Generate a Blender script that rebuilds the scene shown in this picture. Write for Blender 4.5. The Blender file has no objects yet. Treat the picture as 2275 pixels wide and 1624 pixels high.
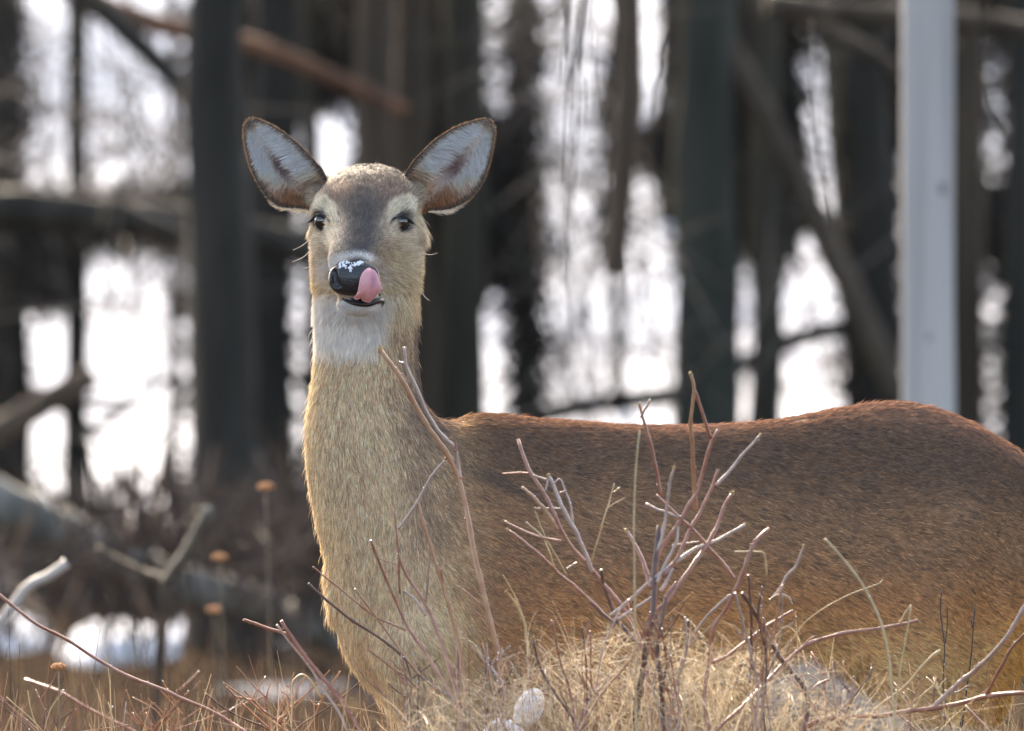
FURD = 0.7
import bpy, math, random
import numpy as np
from mathutils import Vector



random.seed(7)
rng = np.random.default_rng(7)
scene = bpy.context.scene
COL = scene.collection

# ------------------------------------------------------------------ camera
CAM_Y, CAM_Z, DIST, WID = -16.6, 1.0, 16.6, 1.5
cam_d = bpy.data.cameras.new('camera')
cam = bpy.data.objects.new('camera', cam_d); COL.objects.link(cam)
cam.location = (0, CAM_Y, CAM_Z); cam.rotation_euler = (math.radians(90), 0, 0)
cam_d.sensor_width = 36; cam_d.lens = 36 * DIST / WID
cam_d.clip_start = 0.5; cam_d.clip_end = 600
cam_d.dof.use_dof = True; cam_d.dof.focus_distance = DIST - 0.08
cam_d.dof.aperture_fstop = 7.2
scene.camera = cam

# ------------------------------------------------------------------ light
SUN_EL, SUN_AZ = 30.0, -13.0          # azimuth from +Y (straight behind the deer), negative = to the left
world = bpy.data.worlds.new('World'); scene.world = world; world.use_nodes = True
wn = world.node_tree.nodes; wl = world.node_tree.links; wn.clear()
sky = wn.new('ShaderNodeTexSky'); sky.sky_type = 'NISHITA'; sky.sun_disc = False
sky.sun_elevation = math.radians(SUN_EL); sky.sun_rotation = math.radians(SUN_AZ)
sky.air_density = 0.75; sky.dust_density = 4.0; sky.ozone_density = 0.6
bg = wn.new('ShaderNodeBackground'); bg.inputs['Strength'].default_value = 0.15
wo = wn.new('ShaderNodeOutputWorld'); wl.new(sky.outputs[0], bg.inputs[0]); wl.new(bg.outputs[0], wo.inputs[0])
sun_d = bpy.data.lights.new('sun', 'SUN'); sun_d.energy = 2.35; sun_d.angle = math.radians(0.53); sun_d.color = (1.0, .965, .91)
sun = bpy.data.objects.new('sun', sun_d); COL.objects.link(sun)
_e, _a = math.radians(SUN_EL), math.radians(SUN_AZ)
sun.rotation_euler = Vector((math.sin(_a) * math.cos(_e), math.cos(_a) * math.cos(_e), math.sin(_e))).to_track_quat('Z', 'Y').to_euler()
sun.location = (-3, 10, 12)
vs = scene.view_settings
vs.view_transform = 'Standard'; vs.look = 'None'; vs.gamma = 1; vs.use_curve_mapping = False
vs.exposure = 2.5
vs.use_white_balance = True; vs.white_balance_temperature = 7600; vs.white_balance_tint = 10
scene.render.engine = 'CYCLES'
cy = scene.cycles
cy.max_bounces = 6; cy.diffuse_bounces = 3; cy.glossy_bounces = 3; cy.transmission_bounces = 4
cy.transparent_max_bounces = 6; cy.use_denoising = True; cy.caustics_reflective = False; cy.caustics_refractive = False
cy.sample_clamp_indirect = 6
scene.cycles_curves.shape = 'THICK' if hasattr(scene, 'cycles_curves') else 'THICK'
scene.render.hair_type = 'STRIP'

# ------------------------------------------------------------------ helpers
KPX = WID / 2274.0
def P(px, py, y=0.0):
    f = KPX * (DIST + y) / DIST
    return np.array([(px - 1137) * f, y, CAM_Z - (py - 812) * f])
def PV(px, py, y):
    f = KPX * (DIST + y) / DIST
    return np.stack([(px - 1137) * f, y + 0 * px, CAM_Z - (py - 812) * f], -1)
def inv(p):
    f = KPX * (DIST + p[:, 1]) / DIST
    return p[:, 0] / f + 1137, 812 - (p[:, 2] - CAM_Z) / f
def lin(r, g, b):
    c = np.array([r, g, b]) / 255.0
    return np.where(c <= .04045, c / 12.92, ((c + .055) / 1.055) ** 2.4)
def sst(a, b, x):
    t = np.clip((x - a) / (b - a), 0, 1); return t * t * (3 - 2 * t)
def nrm(v):
    return v / np.maximum(np.linalg.norm(v, axis=-1, keepdims=True), 1e-9)
def dense(xs, ys, n=600):
    """smooth (Catmull-Rom) resampling of a table, for np.interp"""
    xs = np.array(xs, float); ys = np.array(ys, float)
    m = np.gradient(ys, xs); X = np.linspace(xs[0], xs[-1], n)
    i = np.clip(np.searchsorted(xs, X) - 1, 0, len(xs) - 2)
    h = xs[i + 1] - xs[i]; t = (X - xs[i]) / h
    Y = (2*t**3-3*t**2+1)*ys[i] + (t**3-2*t**2+t)*h*m[i] + (-2*t**3+3*t**2)*ys[i+1] + (t**3-t**2)*h*m[i+1]
    return X, Y
def hsh(ix, iy, iz, seed):
    n = (ix * 374761393 + iy * 668265263 + iz * 2147483647 + seed * 974634777) & 0xffffffff
    n = ((n ^ (n >> 13)) * 1274126177) & 0xffffffff
    return ((n ^ (n >> 16)) & 0xffff) / 65535.0
def vnoise(p, scale=1.0, seed=0):
    q = np.asarray(p, float) * scale; i = np.floor(q).astype(np.int64); f = q - i; f = f*f*(3-2*f)
    r = 0
    for a in (0, 1):
        for b in (0, 1):
            for c in (0, 1):
                w = (f[:, 0] if a else 1-f[:, 0]) * (f[:, 1] if b else 1-f[:, 1]) * (f[:, 2] if c else 1-f[:, 2])
                r = r + w * hsh(i[:, 0]+a, i[:, 1]+b, i[:, 2]+c, seed)
    return r
def fbm(p, scale, seed=0, octv=3):
    r = 0; a = .5
    for o in range(octv):
        r = r + a * vnoise(p, scale * 2**o, seed + o * 17); a *= .5
    return r / (1 - .5**octv)

def tag(o, label=None, cat=None, group=None, kind=None):
    if label: o['label'] = label
    if cat: o['category'] = cat
    if group: o['group'] = group
    if kind: o['kind'] = kind
    return o
def link(o, parent=None):
    COL.objects.link(o)
    if parent is not None: o.parent = parent
    return o
def empty(name, loc=(0, 0, 0)):
    o = bpy.data.objects.new(name, None); o.location = loc; o.empty_display_size = .1; return link(o)
def mesh_obj(name, V, F, mat, parent=None, smooth=True, loc=None):
    V = np.asarray(V, dtype=np.float32).reshape(-1, 3)
    me = bpy.data.meshes.new(name)
    if isinstance(F, np.ndarray):
        n, k = F.shape
        me.vertices.add(len(V)); me.vertices.foreach_set('co', V.ravel())
        me.loops.add(n * k); me.loops.foreach_set('vertex_index', F.astype(np.int32).ravel())
        me.polygons.add(n); me.polygons.foreach_set('loop_start', np.arange(0, n*k, k, dtype=np.int32))
        me.polygons.foreach_set('loop_total', np.full(n, k, dtype=np.int32))
        me.update(calc_edges=True); me.validate()
    else:
        me.from_pydata([tuple(map(float, v)) for v in V], [], F); me.update()
    if smooth: me.polygons.foreach_set('use_smooth', [True] * len(me.polygons))
    if mat is not None: me.materials.append(mat)
    o = bpy.data.objects.new(name, me); link(o, parent)
    if loc is not None: o.location = loc
    return o
def tube(path, rad, sides=6, jitter=0.0, caps=True):
    """tapered tube along a polyline -> V, F(list)"""
    path = np.asarray(path, float); n = len(path)
    rad = np.full(n, rad) if np.isscalar(rad) else np.asarray(rad, float)
    T = nrm(np.gradient(path, axis=0)); ref = np.array([0.0, 1.0, 0.0])
    if abs(T[:, 1]).mean() > .8: ref = np.array([1.0, 0, 0])
    A = nrm(np.cross(T, ref)); B = np.cross(T, A)
    an = np.arange(sides) * 2 * math.pi / sides
    rr = rad[:, None] * (1 + jitter * (rng.random((n, sides)) - .5))
    V = path[:, None, :] + rr[..., None] * (np.cos(an)[None, :, None] * A[:, None, :] + np.sin(an)[None, :, None] * B[:, None, :])
    V = V.reshape(-1, 3); F = []
    for i in range(n - 1):
        for j in range(sides):
            a = i * sides + j; b = i * sides + (j + 1) % sides
            F.append((a, b, b + sides, a + sides))
    if caps:
        F.append(tuple(range(sides))[::-1]); F.append(tuple((n - 1) * sides + j for j in range(sides)))
    return V, F
def join(parts):
    V = []; F = []; o = 0
    for v, f in parts:
        V.append(v); F += [tuple(i + o for i in q) for q in f]; o += len(v)
    return np.concatenate(V), F
def smooth_path(pts, n=24):
    pts = np.asarray(pts, float)
    if len(pts) < 3: t = np.linspace(0, 1, n)[:, None]; return pts[0] * (1-t) + pts[-1] * t
    s = np.concatenate([[0], np.cumsum(np.linalg.norm(np.diff(pts, axis=0), axis=1))])
    return np.stack([dense(s, pts[:, k], n)[1] for k in range(3)], 1)

def hair_obj(name, pts, radii, cols, mat, parent=None):
    """pts (N,K,3), radii (N,K), cols (N,K,3)"""
    N, K, _ = pts.shape
    hc = bpy.data.hair_curves.new(name)
    hc.add_curves([K] * N)
    hc.attributes['position'].data.foreach_set('vector', pts.astype(np.float32).ravel())
    at = hc.attributes.new('radius', 'FLOAT', 'POINT'); at.data.foreach_set('value', radii.astype(np.float32).ravel())
    ca = hc.attributes.new('tint', 'FLOAT_COLOR', 'POINT')
    c4 = np.ones((N, K, 4), np.float32); c4[..., :3] = cols; ca.data.foreach_set('color', c4.ravel())
    hc.materials.append(mat)
    o = bpy.data.objects.new(name, hc); return link(o, parent)

# ------------------------------------------------------------------ materials
def newmat(name):
    m = bpy.data.materials.new(name); m.use_nodes = True; nt = m.node_tree; nt.nodes.clear()
    out = nt.nodes.new('ShaderNodeOutputMaterial'); return m, nt, nt.nodes, nt.links, out
def mat_principled(name, col, rough=.6, spec=.4, noise=None, bump=None, coat=0, sss=0, stretch=None):
    m, nt, N, L, out = newmat(name)
    b = N.new('ShaderNodeBsdfPrincipled'); L.new(b.outputs[0], out.inputs[0])
    b.inputs['Base Color'].default_value = (*col, 1); b.inputs['Roughness'].default_value = rough
    b.inputs['Specular IOR Level'].default_value = spec; b.inputs['Coat Weight'].default_value = coat
    if coat: b.inputs['Coat Roughness'].default_value = .12
    if sss:
        b.inputs['Subsurface Weight'].default_value = sss; b.inputs['Subsurface Radius'].default_value = (1, .35, .25)
        b.inputs['Subsurface Scale'].default_value = .004
    tc = N.new('ShaderNodeTexCoord'); mp = N.new('ShaderNodeMapping'); L.new(tc.outputs['Object'], mp.inputs[0])
    if stretch: mp.inputs['Scale'].default_value = stretch
    if noise:                                   # (scale, colour2, low, high)
        t = N.new('ShaderNodeTexNoise'); t.inputs['Scale'].default_value = noise[0]; t.inputs['Detail'].default_value = 6
        L.new(mp.outputs[0], t.inputs['Vector'])
        r = N.new('ShaderNodeValToRGB'); r.color_ramp.elements[0].position = noise[2]; r.color_ramp.elements[1].position = noise[3]
        r.color_ramp.elements[0].color = (*col, 1); r.color_ramp.elements[1].color = (*noise[1], 1)
        L.new(t.outputs['Fac'], r.inputs[0]); L.new(r.outputs[0], b.inputs['Base Color'])
    if bump:                                    # (scale, strength, distance)
        t = N.new('ShaderNodeTexNoise'); t.inputs['Scale'].default_value = bump[0]; t.inputs['Detail'].default_value = 8
        L.new(mp.outputs[0], t.inputs['Vector'])
        u = N.new('ShaderNodeBump'); u.inputs['Strength'].default_value = bump[1]; u.inputs['Distance'].default_value = bump[2]
        L.new(t.outputs['Fac'], u.inputs['Height']); L.new(u.outputs[0], b.inputs['Normal'])
    return m
def mat_hair(name, transl=.35, gloss=.10, rough=.35):
    m, nt, N, L, out = newmat(name)
    a = N.new('ShaderNodeAttribute'); a.attribute_name = 'tint'
    d = N.new('ShaderNodeBsdfDiffuse'); t = N.new('ShaderNodeBsdfTranslucent'); g = N.new('ShaderNodeBsdfHair')
    g.component = 'Reflection'; g.inputs['RoughnessU'].default_value = rough; g.inputs['RoughnessV'].default_value = .6
    g.inputs['Color'].default_value = (.9, .88, .85, 1)
    L.new(a.outputs['Color'], d.inputs['Color']); L.new(a.outputs['Color'], t.inputs['Color'])
    m1 = N.new('ShaderNodeMixShader'); m1.inputs[0].default_value = transl
    L.new(d.outputs[0], m1.inputs[1]); L.new(t.outputs[0], m1.inputs[2])
    m2 = N.new('ShaderNodeMixShader'); m2.inputs[0].default_value = gloss
    L.new(m1.outputs[0], m2.inputs[1]); L.new(g.outputs[0], m2.inputs[2]); L.new(m2.outputs[0], out.inputs[0])
    return m
def mat_attr(name, rough=.8):
    m, nt, N, L, out = newmat(name)
    a = N.new('ShaderNodeAttribute'); a.attribute_name = 'tint'
    b = N.new('ShaderNodeBsdfPrincipled'); b.inputs['Roughness'].default_value = rough; b.inputs['Specular IOR Level'].default_value = .15
    L.new(a.outputs['Color'], b.inputs['Base Color']); L.new(b.outputs[0], out.inputs[0])
    return m
# ------------------------------------------------------------------ the deer
HO = P(808, 468, -0.065)                                   # head origin, between the eyes
HF = nrm(np.array([-0.135, -0.86, -0.47]))                 # forward (towards the nose)
HU = nrm(np.array([1.0, 0, 0.0]) - HF * HF[0])             # head right (image right)
HV = np.cross(HF, HU)                                      # head up
def head(p):
    q = p - HO; return q @ HF, q @ HU, q @ HV
def H(s, u, v): return HO + HF * s + HU * u + HV * v

TX = [748, 790, 850, 950, 1050, 1200, 1400, 1600, 1750, 1900, 2000, 2100, 2200, 2270, 2320, 2350]
TT = [1275, 1130, 1020, 950, 916, 923, 938, 937, 927, 917, 918, 940, 978, 1015, 1072, 1150]
TB = [1365, 1470, 1535, 1590, 1625, 1645, 1650, 1625, 1590, 1550, 1530, 1480, 1430, 1370, 1300, 1220]
TW = [.035, .080, .108, .132, .148, .165, .180, .178, .168, .166, .164, .155, .135, .11, .075, .03]
TY = [.02, .02, .03, .045, .06, .09, .13, .17, .20, .23, .25, .27, .29, .30, .31, .315]
_x3 = np.array([P(x, 812, y)[0] for x, y in zip(TX, TY)])
_t3 = np.array([P(1137, t + 7, y)[2] for t, y in zip(TT, TY)])
_b3 = np.array([P(1137, b, y)[2] for b, y in zip(TB, TY)])
TORSO = dense(_x3, _t3), dense(_x3, _b3), dense(_x3, TW), dense(_x3, TY)
def torso(p):
    x = p[:, 0]
    top = np.interp(x, *TORSO[0]); bot = np.interp(x, *TORSO[1]); w = np.interp(x, *TORSO[2]); yc = np.interp(x, *TORSO[3])
    a = (top - bot) / 2; zc = (top + bot) / 2
    dz = (p[:, 2] - zc) / a; dy = (p[:, 1] - yc) / w
    dy = dy * (1 + .10 * dz)                               # a little narrower towards the spine
    q = (np.abs(dy)**2.25 + np.abs(dz)**2.25) ** (1 / 2.25)
    d = (q - 1) * np.minimum(a, w)
    xo = np.maximum(_x3[0] - x, x - _x3[-1]); return np.where(xo > 0, np.sqrt(np.maximum(d, 0)**2 + xo**2), d)
NK = [  # py, centre px, half width px, y centre, half depth m
    (415, 818, 50, .0, .045), (450, 816, 84, .0, .060), (500, 813, 114, -.005, .078), (560, 815, 125, .0, .082), (640, 814, 122, .0, .082),
    (720, 812, 118, .0, .084), (800, 812, 119, .0, .088), (870, 811, 126, .0, .095), (940, 815, 140, .0, .105),
    (1020, 828, 152, .0, .112), (1100, 848, 163, .005, .120), (1180, 872, 170, .01, .126), (1260, 902, 174, .015, .130),
    (1340, 934, 176, .02, .132), (1420, 966, 166, .02, .128), (1500, 985, 140, .03, .11), (1570, 1010, 100, .03, .08), (1610, 1020, 50, .03, .04)]
_nz = np.array([P(1137, n[0], n[3])[2] for n in NK])[::-1]
_nx = np.array([P(n[1], 812, n[3])[0] for n in NK])[::-1]
_nw = np.array([(n[2] - 6) * KPX for n in NK])[::-1]; _ny = np.array([n[3] for n in NK])[::-1]; _nd = np.array([n[4] for n in NK])[::-1]
NECK = dense(_nz, _nx), dense(_nz, _nw), dense(_nz, _ny), dense(_nz, _nd)
def neck(p):
    z = p[:, 2]
    xc = np.interp(z, *NECK[0]); w = np.interp(z, *NECK[1]); yc = np.interp(z, *NECK[2]); d_ = np.interp(z, *NECK[3])
    q = np.sqrt(((p[:, 0] - xc) / w)**2 + ((p[:, 1] - yc) / d_)**2)
    d = (q - 1) * np.minimum(w, d_)
    zo = np.maximum(_nz[0] - z, z - _nz[-1]); return np.where(zo > 0, np.sqrt(np.maximum(d, 0)**2 + zo**2), d)
HS = [-.125, -.105, -.07, -.03, .01, .05, .09, .12, .145, .162, .174]
HW = [.010, .036, .055, .0625, .0635, .049, .0365, .0310, .0285, .025, .006]
HT = [.006, .018, .030, .038, .039, .034, .028, .025, .023, .017, .004]
HB = [.010, .045, .080, .090, .088, .072, .054, .043, .036, .026, .006]
_hd = dense(HS, HW), dense(HS, HT), dense(HS, HB)
def skull(p):
    s, u, v = head(p)
    w = np.interp(s, *_hd[0]); t = np.interp(s, *_hd[1]); b = np.interp(s, *_hd[2])
    r = np.where(v > 0, t, b)
    q = (np.abs(u / w)**2.2 + np.abs(v / r)**2.2) ** (1 / 2.2)
    d = (q - 1) * np.minimum(w, r)
    so = np.maximum(HS[0] - s, s - HS[-1]); return np.where(so > 0, np.sqrt(np.maximum(d, 0)**2 + so**2), d)
def ell(p, c, r, ax=None):
    q = p - np.asarray(c)
    if ax is not None: q = np.stack([q @ ax[0], q @ ax[1], q @ ax[2]], 1)
    r = np.asarray(r, float); k = np.linalg.norm(q / r, axis=1); return (k - 1) * r.min()
def cap(p, a, b, ra, rb):
    a = np.asarray(a, float); b = np.asarray(b, float); ab = b - a
    t = np.clip(((p - a) @ ab) / (ab @ ab), 0, 1)
    return np.linalg.norm(p - a - t[:, None] * ab, axis=1) - (ra + (rb - ra) * t)
def smin(a, b, k):
    h = np.clip(.5 + .5 * (b - a) / k, 0, 1); return b * (1 - h) + a * h - k * h * (1 - h)
def smax(a, b, k): return -smin(-a, -b, k)
HAX = (HF, HU, HV)
EYE = {-1: P(717, 493, 0), 1: P(887, 495, 0)}
# eyes sit on the sides of the skull: depth from the head frame
for sg in (-1, 1):
    px = 717 if sg < 0 else 887
    EYE[sg] = P(px, 492 if sg < 0 else 494, -0.085)
LEGS = []
def leg(pts):
    LEGS.append([(np.array(a[:3]), a[3]) for a in pts])
_gx = lambda px, y: P(px, 812, y)[0]
# front legs (near, far): shoulder, elbow, knee, fetlock, toe
for yy, dx in ((-.075, 0), (.13, 60)):
    leg([(_gx(950 + dx, yy), yy, .58, .075), (_gx(985 + dx, yy), yy, .46, .050), (_gx(965 + dx, yy), yy, .27, .027), (_gx(975 + dx, yy), yy, .10, .017), (_gx(968 + dx, yy), yy, .045, .021), (_gx(940 + dx, yy), yy, .018, .020)])
# hind legs: hip, stifle, hock (points back), fetlock, toe
for yy, dx in ((.12, -12), (.35, -25)):
    leg([(_gx(2085 + dx, yy), yy + .03, .74, .10), (_gx(2010 + dx, yy), yy - .01, .52, .085), (_gx(2170 + dx, yy), yy, .34, .036), (_gx(2120 + dx, yy), yy, .10, .020), (_gx(2110 + dx, yy), yy, .045, .022), (_gx(2082 + dx, yy), yy, .018, .020)])
def deer_sdf(p):
    d = smin(torso(p), neck(p), .05)
    d = smin(d, ell(p, P(2060, 1330, .195), (.125, .085, .18)), .14)       # near haunch
    d = smin(d, ell(p, P(2050, 1450, .18), (.085, .07, .16)), .11)
    d = smin(d, ell(p, P(2030, 1330, .35), (.115, .08, .18)), .05)        # far haunch
    d = smin(d, ell(p, P(985, 1290, -.045), (.085, .05, .16)), .06)        # near shoulder
    d = smin(d, ell(p, P(790, 1320, .01), (.025, .05, .08)), .03)          # brisket
    lo = p[:, 2] < .88
    if lo.any():
        q = p[lo]; e = d[lo]
        for L in LEGS:
            for (a, ra), (b, rb) in zip(L[:-1], L[1:]): e = smin(e, cap(q, a, b, ra, rb), .02)
        d[lo] = e
    # head
    near = np.linalg.norm(p - HO, axis=1) < .30
    if near.any():
        q = p[near]; h = skull(q)
        for sg in (-1, 1):
            h = smin(h, ell(q, H(-.035, sg * .041, -.055), (.050, .028, .050), HAX), .03)     # cheeks
            h = smin(h, ell(q, EYE[sg] - HF * .010 + np.array([-sg * .006, .010, .012]), (.030, .018, .020), HAX), .012)   # brow
            h = smin(h, ell(q, P(716 if sg < 0 else 910, 432, .030), (.020, .022, .024)), .020)   # ear roots
        h = smin(h, ell(q, P(797, 672, -.178), (.030, .028, .018)), .010)                       # chin
        h = smin(h, ell(q, P(788, 622, -.196), (.033, .022, .026)), .012)                       # upper lip / nose mass
        for sg in (-1, 1):
            h = smax(h, -ell(q, EYE[sg] + np.array([0, -.012, -.001]), (.0125, .012, .0105)), .006)
        # mouth slit
        h = smax(h, -ell(q, P(808, 662, -.215), (.030, .020, .0042)), .004)
        dn = smin(d[near], h, .018); d[near] = dn
    return d
def polygonise(fn, lo, hi, vox, coarse=6, band=.03):
    import openvdb
    lo = np.array(lo, float); n = np.ceil((np.array(hi) - lo) / vox).astype(int); n = (n // coarse + 1) * coarse
    nc = n // coarse + 1; g = np.stack(np.meshgrid(*[np.arange(k) for k in nc], indexing='ij'), -1).reshape(-1, 3)
    dc = fn(lo + g * vox * coarse).reshape(nc)
    th = vox * coarse * 1.25
    m = np.abs(dc) < th
    full = np.where(dc > 0, band, -band).astype(np.float32)
    vol = np.repeat(np.repeat(np.repeat(full, coarse, 0), coarse, 1), coarse, 2)
    mm = m.copy()                                             # block (i) covers [i, i+1)
    for ax in range(3): mm = mm | np.roll(mm, -1, ax)
    bl = np.argwhere(mm)
    off = np.stack(np.meshgrid(*[np.arange(coarse)] * 3, indexing='ij'), -1).reshape(-1, 3)
    for k in range(0, len(bl), 6000):
        idx = (bl[k:k+6000, None, :] * coarse + off[None]).reshape(-1, 3)
        vol[idx[:, 0], idx[:, 1], idx[:, 2]] = fn(lo + idx * vox)
    gr = openvdb.FloatGrid(band); gr.copyFromArray(np.ascontiguousarray(vol))
    pts, quads = gr.convertToQuads(isovalue=0.0)
    return (lo + np.asarray(pts) * vox).astype(np.float64), np.asarray(quads)[:, ::-1].astype(np.int64)
BV, BQ = polygonise(deer_sdf, (_gx(600, 0), -.27, -.005), (_gx(2440, 0), .50, P(0, 345, 0)[2]), .0030)
def grad(fn, p, e=.0015):
    g = np.zeros_like(p)
    for k in range(3):
        o = np.zeros(3); o[k] = e; g[:, k] = fn(p + o) - fn(p - o)
    return nrm(g)
BN = grad(deer_sdf, BV)
# drop stray interior islands is unnecessary: the field is one body

# ears: (base px, tip px, table of t, inner e, outer e)
EARS = {
 -1: ((705, 445), (548, 262), [0, .05, .10, .16, .32, .51, .70, .84, .90, .96, .985, 1.0],
      [38, 46, 51, 55, 56, 53, 44, 33, 25, 15, 8, 0], [35, 47, 60, 73, 84, 78, 63, 45, 35, 21, 13, 0]),
  1: ((925, 440), (1094, 265), [0, .05, .10, .17, .35, .55, .71, .81, .89, .96, .987, 1.0],
      [50, 55, 60, 64, 66, 62, 52, 41, 30, 16, 8, 0], [45, 58, 68, 78, 90, 83, 65, 50, 37, 21, 12, 0])}
EARNT, EARNU = 90, 56
def make_ear(sg):
    B, T, ts, ei, eo = EARS[sg]
    B = np.array(B, float); T = np.array(T, float); ax = T - B; Ln = np.linalg.norm(ax); ax /= Ln; Ln -= 5
    e = np.array([-ax[1], ax[0]]) if sg < 0 else np.array([ax[1], -ax[0]])
    if e[1] > 0: e = -e
    Ti, Ei = dense(ts, ei); To, Eo = dense(ts, eo)
    t = 1 - (1 - np.linspace(-.06, 1, EARNT)) ; t = -.06 + 1.06 * (1 - (1 - np.linspace(0, 1, EARNT))**1.35)
    sh = 4.0 * np.clip((1 - t) * 8, 0, 1)
    a = np.maximum(np.interp(t, Ti, Ei) - sh, 0); b = np.maximum(np.interp(t, To, Eo) - sh, 0)
    u = np.sin(np.linspace(-1, 1, EARNU) * math.pi / 2)
    U, TT_ = np.meshgrid(u, t)
    A = a[:, None]; Bb = b[:, None]
    mid = (A - Bb) / 2; hw = (A + Bb) / 2
    ec = mid + hw * U
    depth = np.interp(t, [-.06, .1, .4, .8, 1], [.030, .034, .032, .020, .004])[:, None] * (1 - np.abs(U)**2.4) ** .9
    y0 = np.interp(t, [-.06, .3, 1], [.008, -.006, .012])[:, None]
    y0 = y0 + .010 * (-U) * (1 - TT_)                          # outer edge sits further back near the base
    # pinched fold near the base
    px = B[0] + ax[0] * TT_ * Ln + e[0] * ec; py = B[1] + ax[1] * TT_ * Ln + e[1] * ec
    yy = y0 + depth
    f = KPX * (DIST + yy) / DIST
    fr = np.stack([(px - 1137) * f, yy, CAM_Z - (py - 812) * f], -1)
    th = .0055 * np.sqrt(np.clip(1 - U**2, 0, 1)) * np.clip((1 - TT_) * 6, .15, 1)
    bk = fr + np.stack([np.zeros_like(th), th, np.zeros_like(th)], -1)
    ridge = np.stack([U, TT_], -1).reshape(-1, 2)
    def quads(off, flip):
        i = np.arange(EARNT - 1)[:, None] * EARNU + np.arange(EARNU - 1)[None]
        q = np.stack([i, i + 1, i + EARNU + 1, i + EARNU], -1).reshape(-1, 4) + off
        return q[:, ::-1] if flip else q
    V = np.concatenate([fr.reshape(-1, 3), bk.reshape(-1, 3)]); n = EARNT * EARNU
    q1, q2 = quads(0, sg > 0), quads(n, sg < 0)
    return V, q1, q2, np.concatenate([ridge, ridge]), n, (ax, e)
ear_data = {sg: make_ear(sg) for sg in (-1, 1)}
def vnormals(V, Q):
    fn = np.cross(V[Q[:, 2]] - V[Q[:, 0]], V[Q[:, 3]] - V[Q[:, 1]]); N = np.zeros_like(V)
    for k in range(4): np.add.at(N, Q[:, k], fn)
    return nrm(N)

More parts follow.
